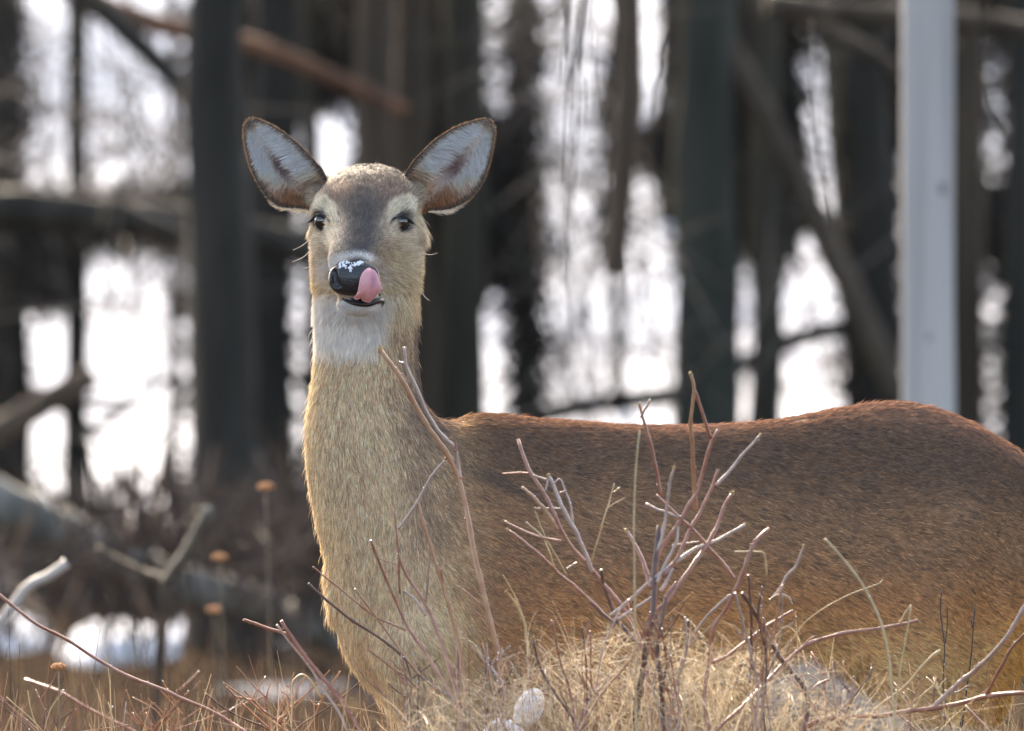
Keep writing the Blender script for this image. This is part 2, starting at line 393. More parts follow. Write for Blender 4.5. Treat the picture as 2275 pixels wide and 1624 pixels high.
# ---- coat colours (albedo), by place on the animal
def mixc(c, col, w): return c * (1 - w[:, None]) + np.asarray(col)[None] * w[:, None]
def blob(px, py, cx, cy, rx, ry, soft=.35, ang=0):
    dx, dy = px - cx, py - cy
    if ang: ca, sa = math.cos(ang), math.sin(ang); dx, dy = dx*ca + dy*sa, -dx*sa + dy*ca
    r = np.sqrt((dx/rx)**2 + (dy/ry)**2); return 1 - sst(1 - soft, 1 + soft, r)
def coat(p):
    px, py = inv(p); s, u, v = head(p)
    n1 = fbm(p, 22, 1); n2 = fbm(p * np.array([1, 1, 2.2]), 60, 5); n3 = fbm(p, 9, 9)
    wob = (n1 - .5) * 60
    x = px + wob; y = py + wob * .7
    c = np.tile(lin(118, 90, 66), (len(p), 1))                                   # flank
    c = mixc(c, lin(78, 57, 41), 1 - sst(1000, 1180, y + (x - 1500) * -.05))      # dark saddle
    c = mixc(c, lin(146, 104, 66), sst(1180, 1420, y) * sst(1000, 1300, x))
    c = mixc(c, lin(160, 124, 84), sst(1330, 1500, y) * sst(1200, 1500, x))
    topz = np.interp(p[:, 0], *TORSO[0]); edge = topz - p[:, 2]
    c = mixc(c, lin(96, 70, 54), (1 - sst(.0, .020, edge)) * sst(1020, 1150, px) * .8)
    c = mixc(c, lin(56, 48, 42), sst(.50, .78, n2) * (1 - sst(1150, 1500, y)) * sst(930, 1050, px) * .35)
    c = mixc(c, lin(52, 44, 40), blob(px, py, 1120, 1075, 110, 16, .6, .45) * .55)
    c = mixc(c, lin(165, 128, 88), blob(px, py, 2060, 1560, 190, 160, .5) * .55)
    c = mixc(c, lin(218, 160, 98), sst(2160, 2240, px + (py - 1500) * .28) * sst(1330, 1430, py))
    # belly and groin white
    groin = sst(1455, 1485, py - np.maximum(px - 1800, 0) * .62 + (1770 - px) * (px < 1770) * -.6 + wob * .25) * sst(1560, 1700, px) * (1 - sst(1990, 2050, px))
    c = mixc(c, lin(238, 232, 228), groin)
    c = mixc(c, lin(230, 222, 210), sst(1600, 1640, py) * sst(1000, 1200, px))
    # neck and chest
    nw = 1 - sst(905, 1110, x + (1100 - py) * .12)
    c = mixc(c, lin(168, 141, 106), nw)
    c = mixc(c, lin(100, 79, 60), nw * sst(810, 930, x + (py - 900) * -.12) * (1 - sst(1150, 1350, py)) * .85)
    c = mixc(c, lin(188, 160, 122), nw * (1 - sst(660, 740, px)) * .6)
    c = mixc(c, lin(62, 48, 40), blob(px, py, 958, 905, 42, 80, .6, -.35) * .8)
    c = mixc(c, lin(66, 52, 44), blob(px, py, 930, 780, 17, 190, .7) * .8 * (p[:, 1] > -.03))
    # throat
    thr = sst(640, 668, py) * (1 - sst(764, 806, py + (n2 - .5) * 34 + wob * .35 + (px - 740) * .02)) * (1 - sst(846, 884, px + (py - 700) * .38 + wob * .4)) * (p[:, 1] < .06)
    c = mixc(c, lin(236, 229, 218), thr)
    # head
    hw_ = sst(.0, 1, (np.linalg.norm(p - HO, axis=1) < .24).astype(float)) * (1 - sst(590, 650, py)) * (p[:, 1] < .10)
    f = np.tile(lin(150, 132, 110), (len(p), 1))
    f = mixc(f, lin(112, 98, 82), blob(px, py, 804, 545, 62 , 95, .6))
    f = mixc(f, lin(74, 61, 50), blob(px, py, 812, 430, 106, 56, .35))
    f = mixc(f, lin(46, 41, 38), blob(px, py, 802, 515, 32, 90, .6))
    f = mixc(f, lin(46, 39, 34), 1 - sst(385, 425, py))
    f = mixc(f, lin(104, 80, 62), (blob(px, py, 760, 425, 28, 22, .6) + blob(px, py, 868, 440, 26, 24, .6)) * .5)
    f = mixc(f, lin(228, 210, 176), np.clip(blob(px, py, 717, 468, 27, 20, .6, .35) + blob(px, py, 889, 469, 29, 21, .6, -.35), 0, 1))
    f = mixc(f, lin(176, 158, 132), np.clip(blob(px, py, 716, 508, 30, 38, .5) + blob(px, py, 893, 512, 32, 38, .5), 0, 1) * .7)
    f = mixc(f, lin(232, 216, 186), (1 - sst(684, 700, px)) * sst(455, 475, py) * (1 - sst(540, 580, py)))
    f = mixc(f, lin(212, 184, 146), sst(918, 936, px) * sst(470, 490, py))
    f = mixc(f, lin(190, 186, 182), np.clip(blob(px, py, 790, 612, 72, 50, .18) - blob(px, py, 790, 612, 52, 40, .2), 0, 1) * (py < 640) * .75)
    c = c * (1 - hw_[:, None]) + f * hw_[:, None]
    c = mixc(c, lin(240, 238, 235), blob(px, py, 797, 684, 54, 30, .3) * (p[:, 1] < -.10))
    c = mixc(c, lin(190, 164, 126), blob(px, py, 890, 640, 46, 80, .5) * .6 * (p[:, 1] < .03))
    # white tufts under the ears
    tuft = np.clip(blob(px, py, 672, 480, 26, 44, .4) + blob(px, py, 944, 490, 15, 26, .5), 0, 1)
    c = mixc(c, lin(226, 216, 200), tuft)
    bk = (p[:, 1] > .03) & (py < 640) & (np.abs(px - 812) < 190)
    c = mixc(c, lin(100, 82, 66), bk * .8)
    c = c * (0.82 + .36 * n2)[:, None]
    g_ = c.mean(1, keepdims=True); c = g_ + (c - g_) * (.87 + .22 * sst(900, 1100, px))[:, None]
    c = np.maximum(c, .004); return c * np.minimum(1, .46 / c.max(1, keepdims=True))
def flow(p, n):
    px, py = inv(p)
    body = np.stack([np.ones(len(p)), 0*px, -.22 - .30 * sst(1150, 1500, py)], 1)
    body[:, 2] += .35 * (1 - sst(1000, 1200, px)) * -1
    nk = np.stack([.10 + 0*px, 0*px, -1 + 0*px], 1)
    w = sst(880, 1100, px + (py - 1000) * .05) * sst(800, 900, py)
    d = body * w[:, None] + nk * (1 - w[:, None])
    nose = P(790, 600, -.22)
    hd = p - nose
    wh = ((1 - sst(600, 700, py)) * (np.linalg.norm(p - HO, axis=1) < .26))[:, None]
    d = nrm(d) * (1 - wh) + nrm(hd) * wh
    tu = np.clip(blob(px, py, 672, 480, 34, 50, .4), 0, 1)[:, None]; d = d * (1 - tu) + np.array([-.7, .2, -1.0]) * tu
    tu = np.clip(blob(px, py, 948, 492, 34, 40, .4), 0, 1)[:, None]; d = d * (1 - tu) + np.array([.7, .2, -1.0]) * tu
    jig = np.stack([fbm(p, 14, 31) - .5, fbm(p, 14, 47) - .5, fbm(p, 14, 63) - .5], 1)
    d = nrm(d) + jig * .9
    return nrm(d - n * np.sum(d * n, 1, keepdims=True))
def hairlen(p):
    px, py = inv(p)
    dn = np.linalg.norm(p - P(788, 615, -.20), axis=1)
    L = np.where(px > 1000, .0105, .0115)
    hd = (np.linalg.norm(p - HO, axis=1) < .26) & (py < 640)
    L = np.where(hd, .004 + .010 * sst(.03, .16, dn) , L)
    L = np.where((py >= 640) & (py < 700) & (px < 960), .008 + .0085 * (py - 640) / 60, L)
    ch = blob(px, py, 797, 680, 54, 32, .3) * (p[:, 1] < -.10); L = L * (1 - ch) + .006 * ch
    tu = np.clip(blob(px, py, 672, 485, 26, 46, .4) + blob(px, py, 948, 492, 26, 32, .4), 0, 1)
    L = L * (1 - tu) + .030 * tu
    L = L + .014 * sst(1450, 1560, py) * (1 - sst(1880, 1960, px)) + .002 * sst(2180, 2230, px) * sst(1380, 1450, py)
    L = L + .008 * (1 - sst(700, 800, px)) * sst(1180, 1260, py)
    L = np.where(p[:, 2] < .40, .012, L)
    return L
def fur(name, V, Q, N, C, D, L, mat, parent, density, lift=.30, rad=.00034, seed=1, K=5, curl=.12, tipdark=.5, keep=None):
    r = np.random.default_rng(seed)
    tri = np.concatenate([Q[:, [0, 1, 2]], Q[:, [0, 2, 3]]])
    a, b, c = V[tri[:, 0]], V[tri[:, 1]], V[tri[:, 2]]
    area = .5 * np.linalg.norm(np.cross(b - a, c - a), axis=1)
    w = area * (keep[tri].mean(1) if keep is not None else 1)
    n = int(w.sum() * density); cs = np.cumsum(w); ti = np.searchsorted(cs, r.random(n) * cs[-1]); ti = np.clip(ti, 0, len(tri) - 1)
    s1 = np.sqrt(r.random(n)); s2 = r.random(n); ba = np.stack([1 - s1, s1 * (1 - s2), s1 * s2], 1)
    T = tri[ti]
    def it(X): return (X[T] * (ba[..., None] if X.ndim == 2 else ba)).sum(1)
    p = it(V); nn = nrm(it(N)); cc = it(C); dd = nrm(it(D)); ll = it(L) * (.6 + .7 * r.random(n))
    side = np.cross(nn, dd); clump = (vnoise(p, 160, 3) - .5) * 1.0
    dd = nrm(dd + side * (r.normal(0, curl, n) + clump * .35)[:, None])
    lf = np.clip(lift + r.normal(0, .12, n) + (vnoise(p, 90, 8) - .5) * .35, .06, 1.1)
    ts = np.linspace(0, 1, K)[None, :, None]
    rise = nn[:, None] * (lf * ll)[:, None, None] * (ts * 1.25 - .45 * ts**2) ; run = dd[:, None] * ll[:, None, None] * ts * np.sqrt(np.clip(1 - lf**2 * .6, .2, 1))[:, None, None]
    grav = np.array([0, 0, -1.0])[None, None] * (ll * .12)[:, None, None] * ts**2
    pts = p[:, None] + rise + run + grav - nn[:, None] * .0005
    tt = ts[0, :, 0]
    rr = rad * (.7 + .6 * r.random(n))[:, None] * np.array([1 - .85 * t**1.6 for t in tt])[None]
    br = np.exp(r.normal(0, .30, n)); dk = (r.random(n) < .16); br = np.where(dk, br * .38, br); lg = (r.random(n) < .08); br = np.where(lg, br * 1.5, br)
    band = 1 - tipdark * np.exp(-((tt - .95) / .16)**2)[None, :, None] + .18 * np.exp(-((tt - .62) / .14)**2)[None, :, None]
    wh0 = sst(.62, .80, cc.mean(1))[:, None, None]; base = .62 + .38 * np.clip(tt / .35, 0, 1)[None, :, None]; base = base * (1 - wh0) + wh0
    w_ = sst(.02, .16, p[:, 0] + parent.location[0] - P(940, 812)[0])
    st = vnoise(p * np.array([190, 200, 620]), 1, 61) * w_ + vnoise(p * np.array([600, 200, 170]), 1, 62) * (1 - w_)
    br = br * (1 - (.26 + .26 * w_) * sst(.58, .80, st) + .28 * (1 - sst(.15, .42, st)))
    lum = cc.mean(1); wht = sst(.62, .80, lum)
    br = br * (1 - wht) + (.80 + .26 * r.random(n)) * (1 - .18 * sst(.5, .8, st)) * wht
    band = band * (1 - wht)[:, None, None] + wht[:, None, None]
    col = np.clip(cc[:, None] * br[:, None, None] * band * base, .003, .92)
    return hair_obj(name, pts, rr, col, mat, parent)

def gain(p, c):
    px, py = inv(p); g = 2.80 - .55 * sst(880, 1080, px + (py - 1100) * -.05)
    c = c * g[:, None]; return c * np.minimum(1, .84 / c.max(1, keepdims=True))
COATGAIN = 2.0
FURM = mat_hair('fur_strands', .20, .07, .30)
SKINM = mat_attr('deer_hide'); EARM = mat_hair('ear_back_strands', .12, .06, .35)
deer = empty('deer', (_gx(1500, 0), .15, 0)); DEER_LOC = np.array(deer.location)
tag(deer, 'brown white-tailed doe facing the camera and licking her snowy nose', 'deer')
# assemble hide: body + both ears in one mesh
parts_V = [BV]; parts_Q = [BQ]; nV = len(BV)
bc = coat(BV)
_px, _py = inv(BV)
for sg in (-1, 1):
    bc = mixc(bc, (.004, .004, .004), 1 - sst(.0165, .020, np.linalg.norm((BV - EYE[sg]) * np.array([1, .6, 1.05]), axis=1)))
bc = mixc(bc, (.004, .003, .003), (1 - sst(.8, 1.1, np.sqrt(((_px - 812) / 38)**2 + ((_py - 664) / 9.5)**2))) * (BV[:, 1] < -.15))
cols = [bc * .8]
def ear_cols(rd, front):
    U, T = rd[:, 0], rd[:, 1]
    if front:
        c = np.tile(lin(214, 204, 194), (len(U), 1))
        c = mixc(c, lin(92, 66, 66), .95 * np.exp(-(((U + .02 - .35 * (T - .45)) / .52)**2 + ((T - .46) / .26)**2)))
        c = mixc(c, lin(150, 104, 66), sst(.10, -.05, T - .38 + .25 * (U + .2)) if False else (1 - sst(.12, .30, T)) * .7)
        c = mixc(c, lin(140, 92, 54), sst(.35, .75, -U) * (1 - sst(.35, .6, T)) * .85)
        c = mixc(c, lin(70, 54, 42), sst(.90, .98, np.abs(U)))
        c = mixc(c, lin(90, 70, 52), sst(.80, .95, T) * .8)
    else:
        c = np.tile(lin(96, 74, 54), (len(U), 1)); c = mixc(c, lin(120, 94, 68), sst(.6, .9, np.abs(U)) * .7)
        c = mixc(c, lin(225, 215, 200), (1 - sst(.05, .35, T)) * sst(.2, .7, -U))
    return c
for sg in (-1, 1):
    V, q1, q2, rd, n, _ = ear_data[sg]
    parts_V.append(V); parts_Q.append(q1 + nV); parts_Q.append(q2 + nV); nV += len(V)
    cols.append(np.concatenate([ear_cols(rd[:n], True), ear_cols(rd[n:], False)]) * .7)
HV_, HQ_ = np.concatenate(parts_V), np.concatenate(parts_Q)
body = mesh_obj('body', HV_ - DEER_LOC, HQ_, SKINM, deer)
_c = np.ones((len(HV_), 4), np.float32); _c[:, :3] = np.concatenate(cols) * COATGAIN
# validate() may drop nothing but keep sizes safe
if len(body.data.vertices) == len(HV_):
    at = body.data.attributes.new('tint', 'FLOAT_COLOR', 'POINT'); at.data.foreach_set('color', _c.ravel())

px_, py_ = inv(BV)
keep = np.ones(len(BV))
keep *= np.where(BN[:, 1] > .35, .35, 1.0)                   # thinner where it faces away
keep *= np.where(BV[:, 2] < .38, .25, 1.0)
for sg in (-1, 1):
    dE = np.linalg.norm((BV - EYE[sg]) * np.array([1, .6, 1.05]), axis=1); keep *= sst(.0155, .0185, dE)
NOSEC = P(788, 617, -.222)
nd = np.sqrt(((px_ - 789) / 56)**2 + ((py_ - 618) / 41)**2); keep *= np.where(BV[:, 1] < -.17, sst(.88, 1.0, nd), 1)
mo = np.sqrt(((px_ - 812) / 44)**2 + ((py_ - 664) / 9.5)**2); keep *= np.where(BV[:, 1] < -.15, sst(.8, 1.0, mo), 1)
hdm = (np.linalg.norm(BV - HO, axis=1) < .25) & (py_ < 700)
Dm = flow(BV, BN); Lm = hairlen(BV)
CG = gain(BV, bc)
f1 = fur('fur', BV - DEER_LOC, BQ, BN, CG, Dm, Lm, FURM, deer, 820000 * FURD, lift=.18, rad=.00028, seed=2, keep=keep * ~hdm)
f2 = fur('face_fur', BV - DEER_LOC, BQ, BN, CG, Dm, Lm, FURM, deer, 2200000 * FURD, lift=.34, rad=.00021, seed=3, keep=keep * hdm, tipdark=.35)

f3 = fur('guard_hair', BV - DEER_LOC, BQ, BN, CG * 1.25, Dm, Lm * 1.5, FURM, deer, 9000 * FURD, lift=.45, rad=.00026, seed=4, keep=keep * ~hdm)
# ear fur
for sg in (-1, 1):
    V, q1, q2, rd, n, (ax, e) = ear_data[sg]
    ax3 = np.array([ax[0], 0, -ax[1]]); e3 = np.array([e[0], 0, -e[1]])
    N1 = vnormals(V, q1); N2 = vnormals(V, q2)
    if N1[:n, 1].mean() > 0: N1 = -N1
    if N2[n:, 1].mean() < 0: N2 = -N2
    U, T = rd[:, 0], rd[:, 1]
    kf = np.where(T < -.02, 0.0, 1.0)
    # inside: hairs from the edges sweep inwards and up
    Di = nrm(ax3[None] * (.55 + 0*U)[:, None] + e3[None] * (-np.sign(U) * np.abs(U)**.5 * 1.0)[:, None] + np.array([0, -.25, 0])[None])
    Di = nrm(Di + .5 * np.stack([fbm(V, 60, 3) - .5, fbm(V, 60, 4) - .5, fbm(V, 60, 5) - .5], 1))
    Li = .005 + .014 * np.exp(-((np.abs(U) - .60) / .24)**2) * sst(.05, .2, T) * (1 - sst(.75, .95, T))
    Ci = ear_cols(rd, True) * 1.15
    Ci = Ci * 1.0; Ci = mixc(Ci, lin(238, 226, 214), np.exp(-((np.abs(U) - .62) / .22)**2) * sst(.22, .36, T) * (1 - sst(.82, .95, T)) * .8)
    dens = kf * (.16 + .84 * sst(.25, .7, np.abs(U)))
    fur('ear_fur', V - DEER_LOC, q1, N1, np.clip(Ci * 1.5, 0, .85), Di, Li, FURM, deer, 1000000 * FURD, lift=.45, rad=.00028, seed=10 + sg, keep=dens, tipdark=.1, curl=.3)
    Do = nrm(ax3[None] * np.ones(len(V))[:, None] + e3[None] * (U * .6)[:, None])
    Lo = .0035 + .012 * (1 - sst(.0, .4, T)) * sst(0, .6, -U)
    fur('ear_fur', V - DEER_LOC, q2, N2, ear_cols(rd, False) * 1.35, Do, Lo, EARM, deer, 1400000 * FURD, lift=.40, rad=.00022, seed=20 + sg, keep=kf, tipdark=.3, curl=.2)
# ------------------------------------------------------------------ face parts
def surf_y(px, py, fn=deer_sdf, y0=-.30, y1=.10):
    ys = np.arange(y0, y1, .001); pts = np.array([P(px, py, y) for y in ys]); d = fn(pts)
    i = np.argmax(d < 0); return ys[i] if (d < 0).any() else y1
def S(px, py, off=0.0):
    return P(px, py, surf_y(px, py) - off)
M_EYE = mat_principled('eye_wet', (.006, .004, .003), .04, .8, coat=1.0)
M_LID = mat_principled('lid_skin', (.010, .008, .008), .55, .3)
M_NOSE = mat_principled('nose_leather', (.012, .013, .016), .34, .5, bump=(420, .9, .0016), coat=.25)
M_LIP = mat_principled('lip_skin', (.014, .010, .010), .35, .4)
M_TONGUE = mat_attr('tongue_flesh', .34)
_b = M_TONGUE.node_tree.nodes['Principled BSDF'] if 'Principled BSDF' in M_TONGUE.node_tree.nodes else [n for n in M_TONGUE.node_tree.nodes if n.type == 'BSDF_PRINCIPLED'][0]
_b.inputs['Subsurface Weight'].default_value = .25; _b.inputs['Subsurface Scale'].default_value = .003; _b.inputs['Specular IOR Level'].default_value = .45
def ball(c, r, seg=24, rings=16):
    c = np.asarray(c); V = []; F = []
    for i in range(rings + 1):
        th = math.pi * i / rings
        for j in range(seg):
            ph = 2 * math.pi * j / seg
            V.append((math.sin(th) * math.cos(ph), math.sin(th) * math.sin(ph), math.cos(th)))
    for i in range(rings):
        for j in range(seg):
            F.append((i*seg+j, i*seg+(j+1) % seg, (i+1)*seg+(j+1) % seg, (i+1)*seg+j))
    return np.array(V) * np.asarray(r) + c, F
LASH_P = []
for sg, lid, low, ec in ((-1, [(689, 492), (699, 482.5), (709, 476.5), (718, 475), (727, 479.5), (733, 487), (736, 494)],
                  [(702, 488), (703.5, 498), (708, 505), (716, 508), (725, 504.5), (732, 497)], (717.5, 491.5)),
                 (1, [(865, 496), (870, 488), (878, 481), (888, 478), (898, 480.5), (908, 487.5), (918, 496)],
                  [(867, 497), (872, 504), (880, 509), (890, 511), (898, 507), (903, 499), (905, 492)], (886.5, 493.5))):
    yc = surf_y(*ec) - .0068
    c = P(ec[0], ec[1], yc + .0045)
    v, f = ball(c, .0132); mesh_obj('eye', v - DEER_LOC, f, M_EYE, deer)
    def lidpath(pts, push):
        out = []
        for (x, y) in pts:
            yy = min(surf_y(x, y), c[1] + .010); e = math.hypot(x - ec[0], y - ec[1]) * KPX
            if e < .0124: yy = min(yy, c[1] - math.sqrt(.0128**2 - e * e))
            out.append(P(x, y, yy - push))
        return smooth_path(out, 26)
    up = lidpath(lid, .0012); n = len(up); w = np.sin(np.linspace(.06, .94, n) * math.pi)
    v, f = tube(up + np.array([0, 0, -.0008]), .0007 + .0035 * w, 8); mesh_obj('upper_eyelid', v - DEER_LOC, f, M_LID, deer)
    lo = lidpath(low, .0006); w = np.sin(np.linspace(.05, .95, n) * math.pi)
    v, f = tube(lo, .0006 + .0024 * w, 8); mesh_obj('lower_eyelid', v - DEER_LOC, f, M_LID, deer)
    # lashes fan outwards over the outer half of the lid
    for k in range(120):
        t = rng.random()**.8; i = int((1 - t if sg < 0 else t) * (n - 1)); i = min(max(i, 0), n - 1)
        a = up[i] + np.array([0, -.002, 0]); d = np.array([sg * (.4 + .9 * t), -.55, -.55 * t + .10]) + rng.normal(0, .12, 3)
        L = .004 + .008 * t * rng.random()
        tt = np.linspace(0, 1, 4)[:, None]; LASH_P.append(a + nrm(d) * L * tt + np.array([0, 0, -.004]) * tt**2)
LASH_P = np.array(LASH_P); hair_obj('eyelashes', LASH_P - DEER_LOC, np.tile(np.array([.00032, .00026, .00018, .00005]), (len(LASH_P), 1)),
                                    np.tile(np.array([.006, .005, .005]), (len(LASH_P), 4, 1)), FURM, deer)
# nose leather with carved nostrils
NC = P(787, 617, -.212)
def nose_sdf(p):
    c0 = NC
    d = ell(p, c0 + np.array([-.001, 0, -.001]), (.0345, .0175, .0250))
    d = smin(d, ell(p, c0 + np.array([-.018, .002, -.002]), (.0165, .0150, .0195)), .008)
    d = smin(d, ell(p, c0 + np.array([.018, .002, -.000]), (.0165, .0150, .0195)), .008)
    d = smin(d, ell(p, c0 + np.array([.0, .006, .012]), (.019, .012, .0135)), .010)
    for sg in (-1, 1):
        d = smax(d, -cap(p, P(787 + sg * 45, 604, -.2215), P(787 + sg * 41, 630, -.2235), .0050, .0062), .003)
        d = smax(d, -cap(p, P(787 + sg * 41, 630, -.2240), P(787 + sg * 29, 640, -.2290), .0055, .0020), .003)
    d = smax(d, -cap(p, P(783, 632, -.2325), P(783, 662, -.230), .0007, .0010), .002)
    return d
nv, nq = polygonise(nose_sdf, NC - np.array([.05, .035, .04]), NC + np.array([.05, .035, .04]), .0009, coarse=5, band=.02)
mesh_obj('nose', nv - DEER_LOC, nq, M_NOSE, deer)
# mouth line and tongue
lipp = smooth_path([P(x, y, surf_y(x, y) - .0012) for x, y in ((757, 660), (766, 666), (783, 673), (802, 676), (820, 676), (832, 671), (840, 661), (844, 652))], 30)
w = np.sin(np.linspace(.04, .96, 30) * math.pi)**.6
v, f = tube(lipp, .0006 + .0038 * w, 8); mesh_obj('lower_lip', v - DEER_LOC, f, M_LIP, deer)
OUT = [(819.8, 594.5), (831.4, 598.6), (838, 607), (842.5, 617), (847.7, 631), (849.4, 642.8), (845.4, 649), (838.5, 652), (834, 659), (829, 666), (819.8, 673), (811, 671),
       (803.5, 667.5), (801, 662.5), (796, 666), (790.8, 666.5), (783.8, 661.8), (788.5, 657.5), (792, 653), (795, 645), (796.6, 634.6), (798, 625), (800, 616), (803.5, 608), (808, 601), (813, 597)]
TBASE = dense([590, 600, 615, 635, 655, 668, 676], [-.2225, -.2300, -.2355, -.2375, -.2330, -.2245, -.2170])
def tongue():
    o = np.array(OUT); o = np.concatenate([o, o[:1]]); s = np.concatenate([[0], np.cumsum(np.linalg.norm(np.diff(o, axis=0), axis=1))])
    q = np.linspace(0, s[-1], 97)[:-1]; ox = np.interp(q, s, o[:, 0]); oy = np.interp(q, s, o[:, 1]); c = np.array([820, 636])
    V = []; C = []; R = 14; n = len(q)
    for side in (1, -1):
        for i in range(R + 1):
            r = i / R
            for k in range(n):
                x = c[0] + (ox[k] - c[0]) * r; y = c[1] + (oy[k] - c[1]) * r
                h = math.sqrt(max(0, 1 - r**2.6)); base = np.interp(y, *TBASE)
                base += .008 * sst(822, 852, x) - .0 + .003 * sst(800, 785, 0)
                if side > 0:
                    g = .0022 * math.exp(-((x - (826 - (y - 620) * .08)) / 7.0)**2) * sst(596, 612, y) * (1 - sst(655, 668, y))
                    yy = base - .0050 * h + g
                else: yy = base + .0035 * h
                V.append(P(x, y, yy))
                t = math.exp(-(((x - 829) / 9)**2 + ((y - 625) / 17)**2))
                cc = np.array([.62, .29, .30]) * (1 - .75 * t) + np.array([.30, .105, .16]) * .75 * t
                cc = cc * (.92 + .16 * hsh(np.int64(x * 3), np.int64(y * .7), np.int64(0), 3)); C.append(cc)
    F = []; m = (R + 1) * n
    for off, fl in ((0, 0), (m, 1)):
        for i in range(R):
            for k in range(n):
                a = off + i*n + k; b = off + i*n + (k+1) % n; qd = (a, b, b + n, a + n); F.append(qd[::-1] if fl else qd)
    for k in range(n): F.append((R*n + k, R*n + (k+1) % n, m + R*n + (k+1) % n, m + R*n + k))
    return np.array(V), F, np.array(C)
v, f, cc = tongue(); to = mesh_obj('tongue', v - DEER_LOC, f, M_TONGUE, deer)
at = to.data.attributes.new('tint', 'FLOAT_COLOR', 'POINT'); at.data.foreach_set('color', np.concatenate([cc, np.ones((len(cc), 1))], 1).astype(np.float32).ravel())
# whiskers
WH = [((752, 686), (720, 705), (697, 738)), ((756, 690), (735, 715), (703, 742)), ((760, 694), (742, 722), (716, 748)), ((768, 700), (756, 722), (716, 759)),
      ((748, 652), (728, 656), (706, 664)), ((750, 660), (730, 668), (716, 670)), ((764, 706), (748, 735), (728, 757)), ((772, 708), (766, 728), (740, 752)),
      ((690, 528), (672, 545), (650, 556)), ((690, 556), (672, 572), (648, 582)), ((692, 590), (684, 594), (672, 597)), ((930, 420), (915, 430), (905, 438)),
      ((936, 640), (944, 660), (955, 668)), ((750, 645), (735, 640), (722, 640)), ((845, 690), (856, 705), (860, 725)), ((938, 560), (955, 566), (972, 562))]
wp = []
for q in WH:
    y0 = surf_y(*q[0]); pts = smooth_path([P(q[0][0], q[0][1], y0), P(q[1][0], q[1][1], y0 - .012), P(q[2][0], q[2][1], y0 - .018)], 10); wp.append(pts)
wp = np.array(wp)
hair_obj('whisker', wp - DEER_LOC, np.tile(np.linspace(.00028, .0001, 10), (len(wp), 1)), np.tile(np.array([.85, .83, .8]), (len(wp), 10, 1)), FURM, deer)
# snow on the nose
M_SNOWBIT = mat_principled('snow_crystals', (.86, .89, .93), .45, .5, bump=(900, .8, .001))
sp = []
for (cx, cy_, sx, sz, n) in ((763, 588, 8, 5, 14), (778, 596, 7, 7, 22), (793, 587, 9, 5, 20), (800, 583, 5, 3, 8), (755, 592, 4, 4, 6), (770, 583, 8, 3, 8)):
    for k in range(n):
        x = cx + rng.normal(0, sx * .5); y = cy_ + rng.normal(0, sz * .5)
        yy = surf_y(x, y, nose_sdf, -.25, -.19)
        v, f = ball(P(x, y, yy - .0004), np.array([1, .7, 1]) * rng.uniform(.0006, .0021), 7, 5); v = v + rng.normal(0, .00022, v.shape); sp.append((v, f))
sv, sf = join(sp)
tag(mesh_obj('snow_crystals', sv, sf, M_SNOWBIT, smooth=False), 'small white snow crystals sprinkled on top of the doe\'s black nose', 'snow')

# ------------------------------------------------------------------ ground
def hgt(x, y):
    x = np.asarray(x, float); y = np.asarray(y, float)
    s = np.maximum(y - 11, 0); u_ = np.clip(y - 27, 0, 45); r = .035 * s**2 / (s + 4) + .33 * u_**2 / (u_ + 5) - .30 * np.maximum(y - 72, 0)
    q = np.stack([x, y, 0 * x], -1).reshape(-1, 3)
    n = (fbm(q, .22, 71) - .5).reshape(x.shape) * (.10 + .55 * sst(12, 40, y)) + (fbm(q, .9, 72) - .5).reshape(x.shape) * (.05 + .13 * sst(12, 40, y))
    return r + n
xs = np.concatenate([np.linspace(-150, -12, 24)[:-1], np.linspace(-12, 12, 161), np.linspace(12, 150, 24)[1:]])
ys = np.concatenate([np.linspace(-120, -20, 14)[:-1], np.linspace(-20, 80, 401), np.linspace(80, 260, 60)[1:]])
GX, GY = np.meshgrid(xs, ys); GZ = hgt(GX, GY)
GV = np.stack([GX, GY, GZ], -1).reshape(-1, 3); nx = len(xs)
gi = np.arange(len(ys) - 1)[:, None] * nx + np.arange(nx - 1)[None]
GQ = np.stack([gi, gi + 1, gi + nx + 1, gi + nx], -1).reshape(-1, 4)
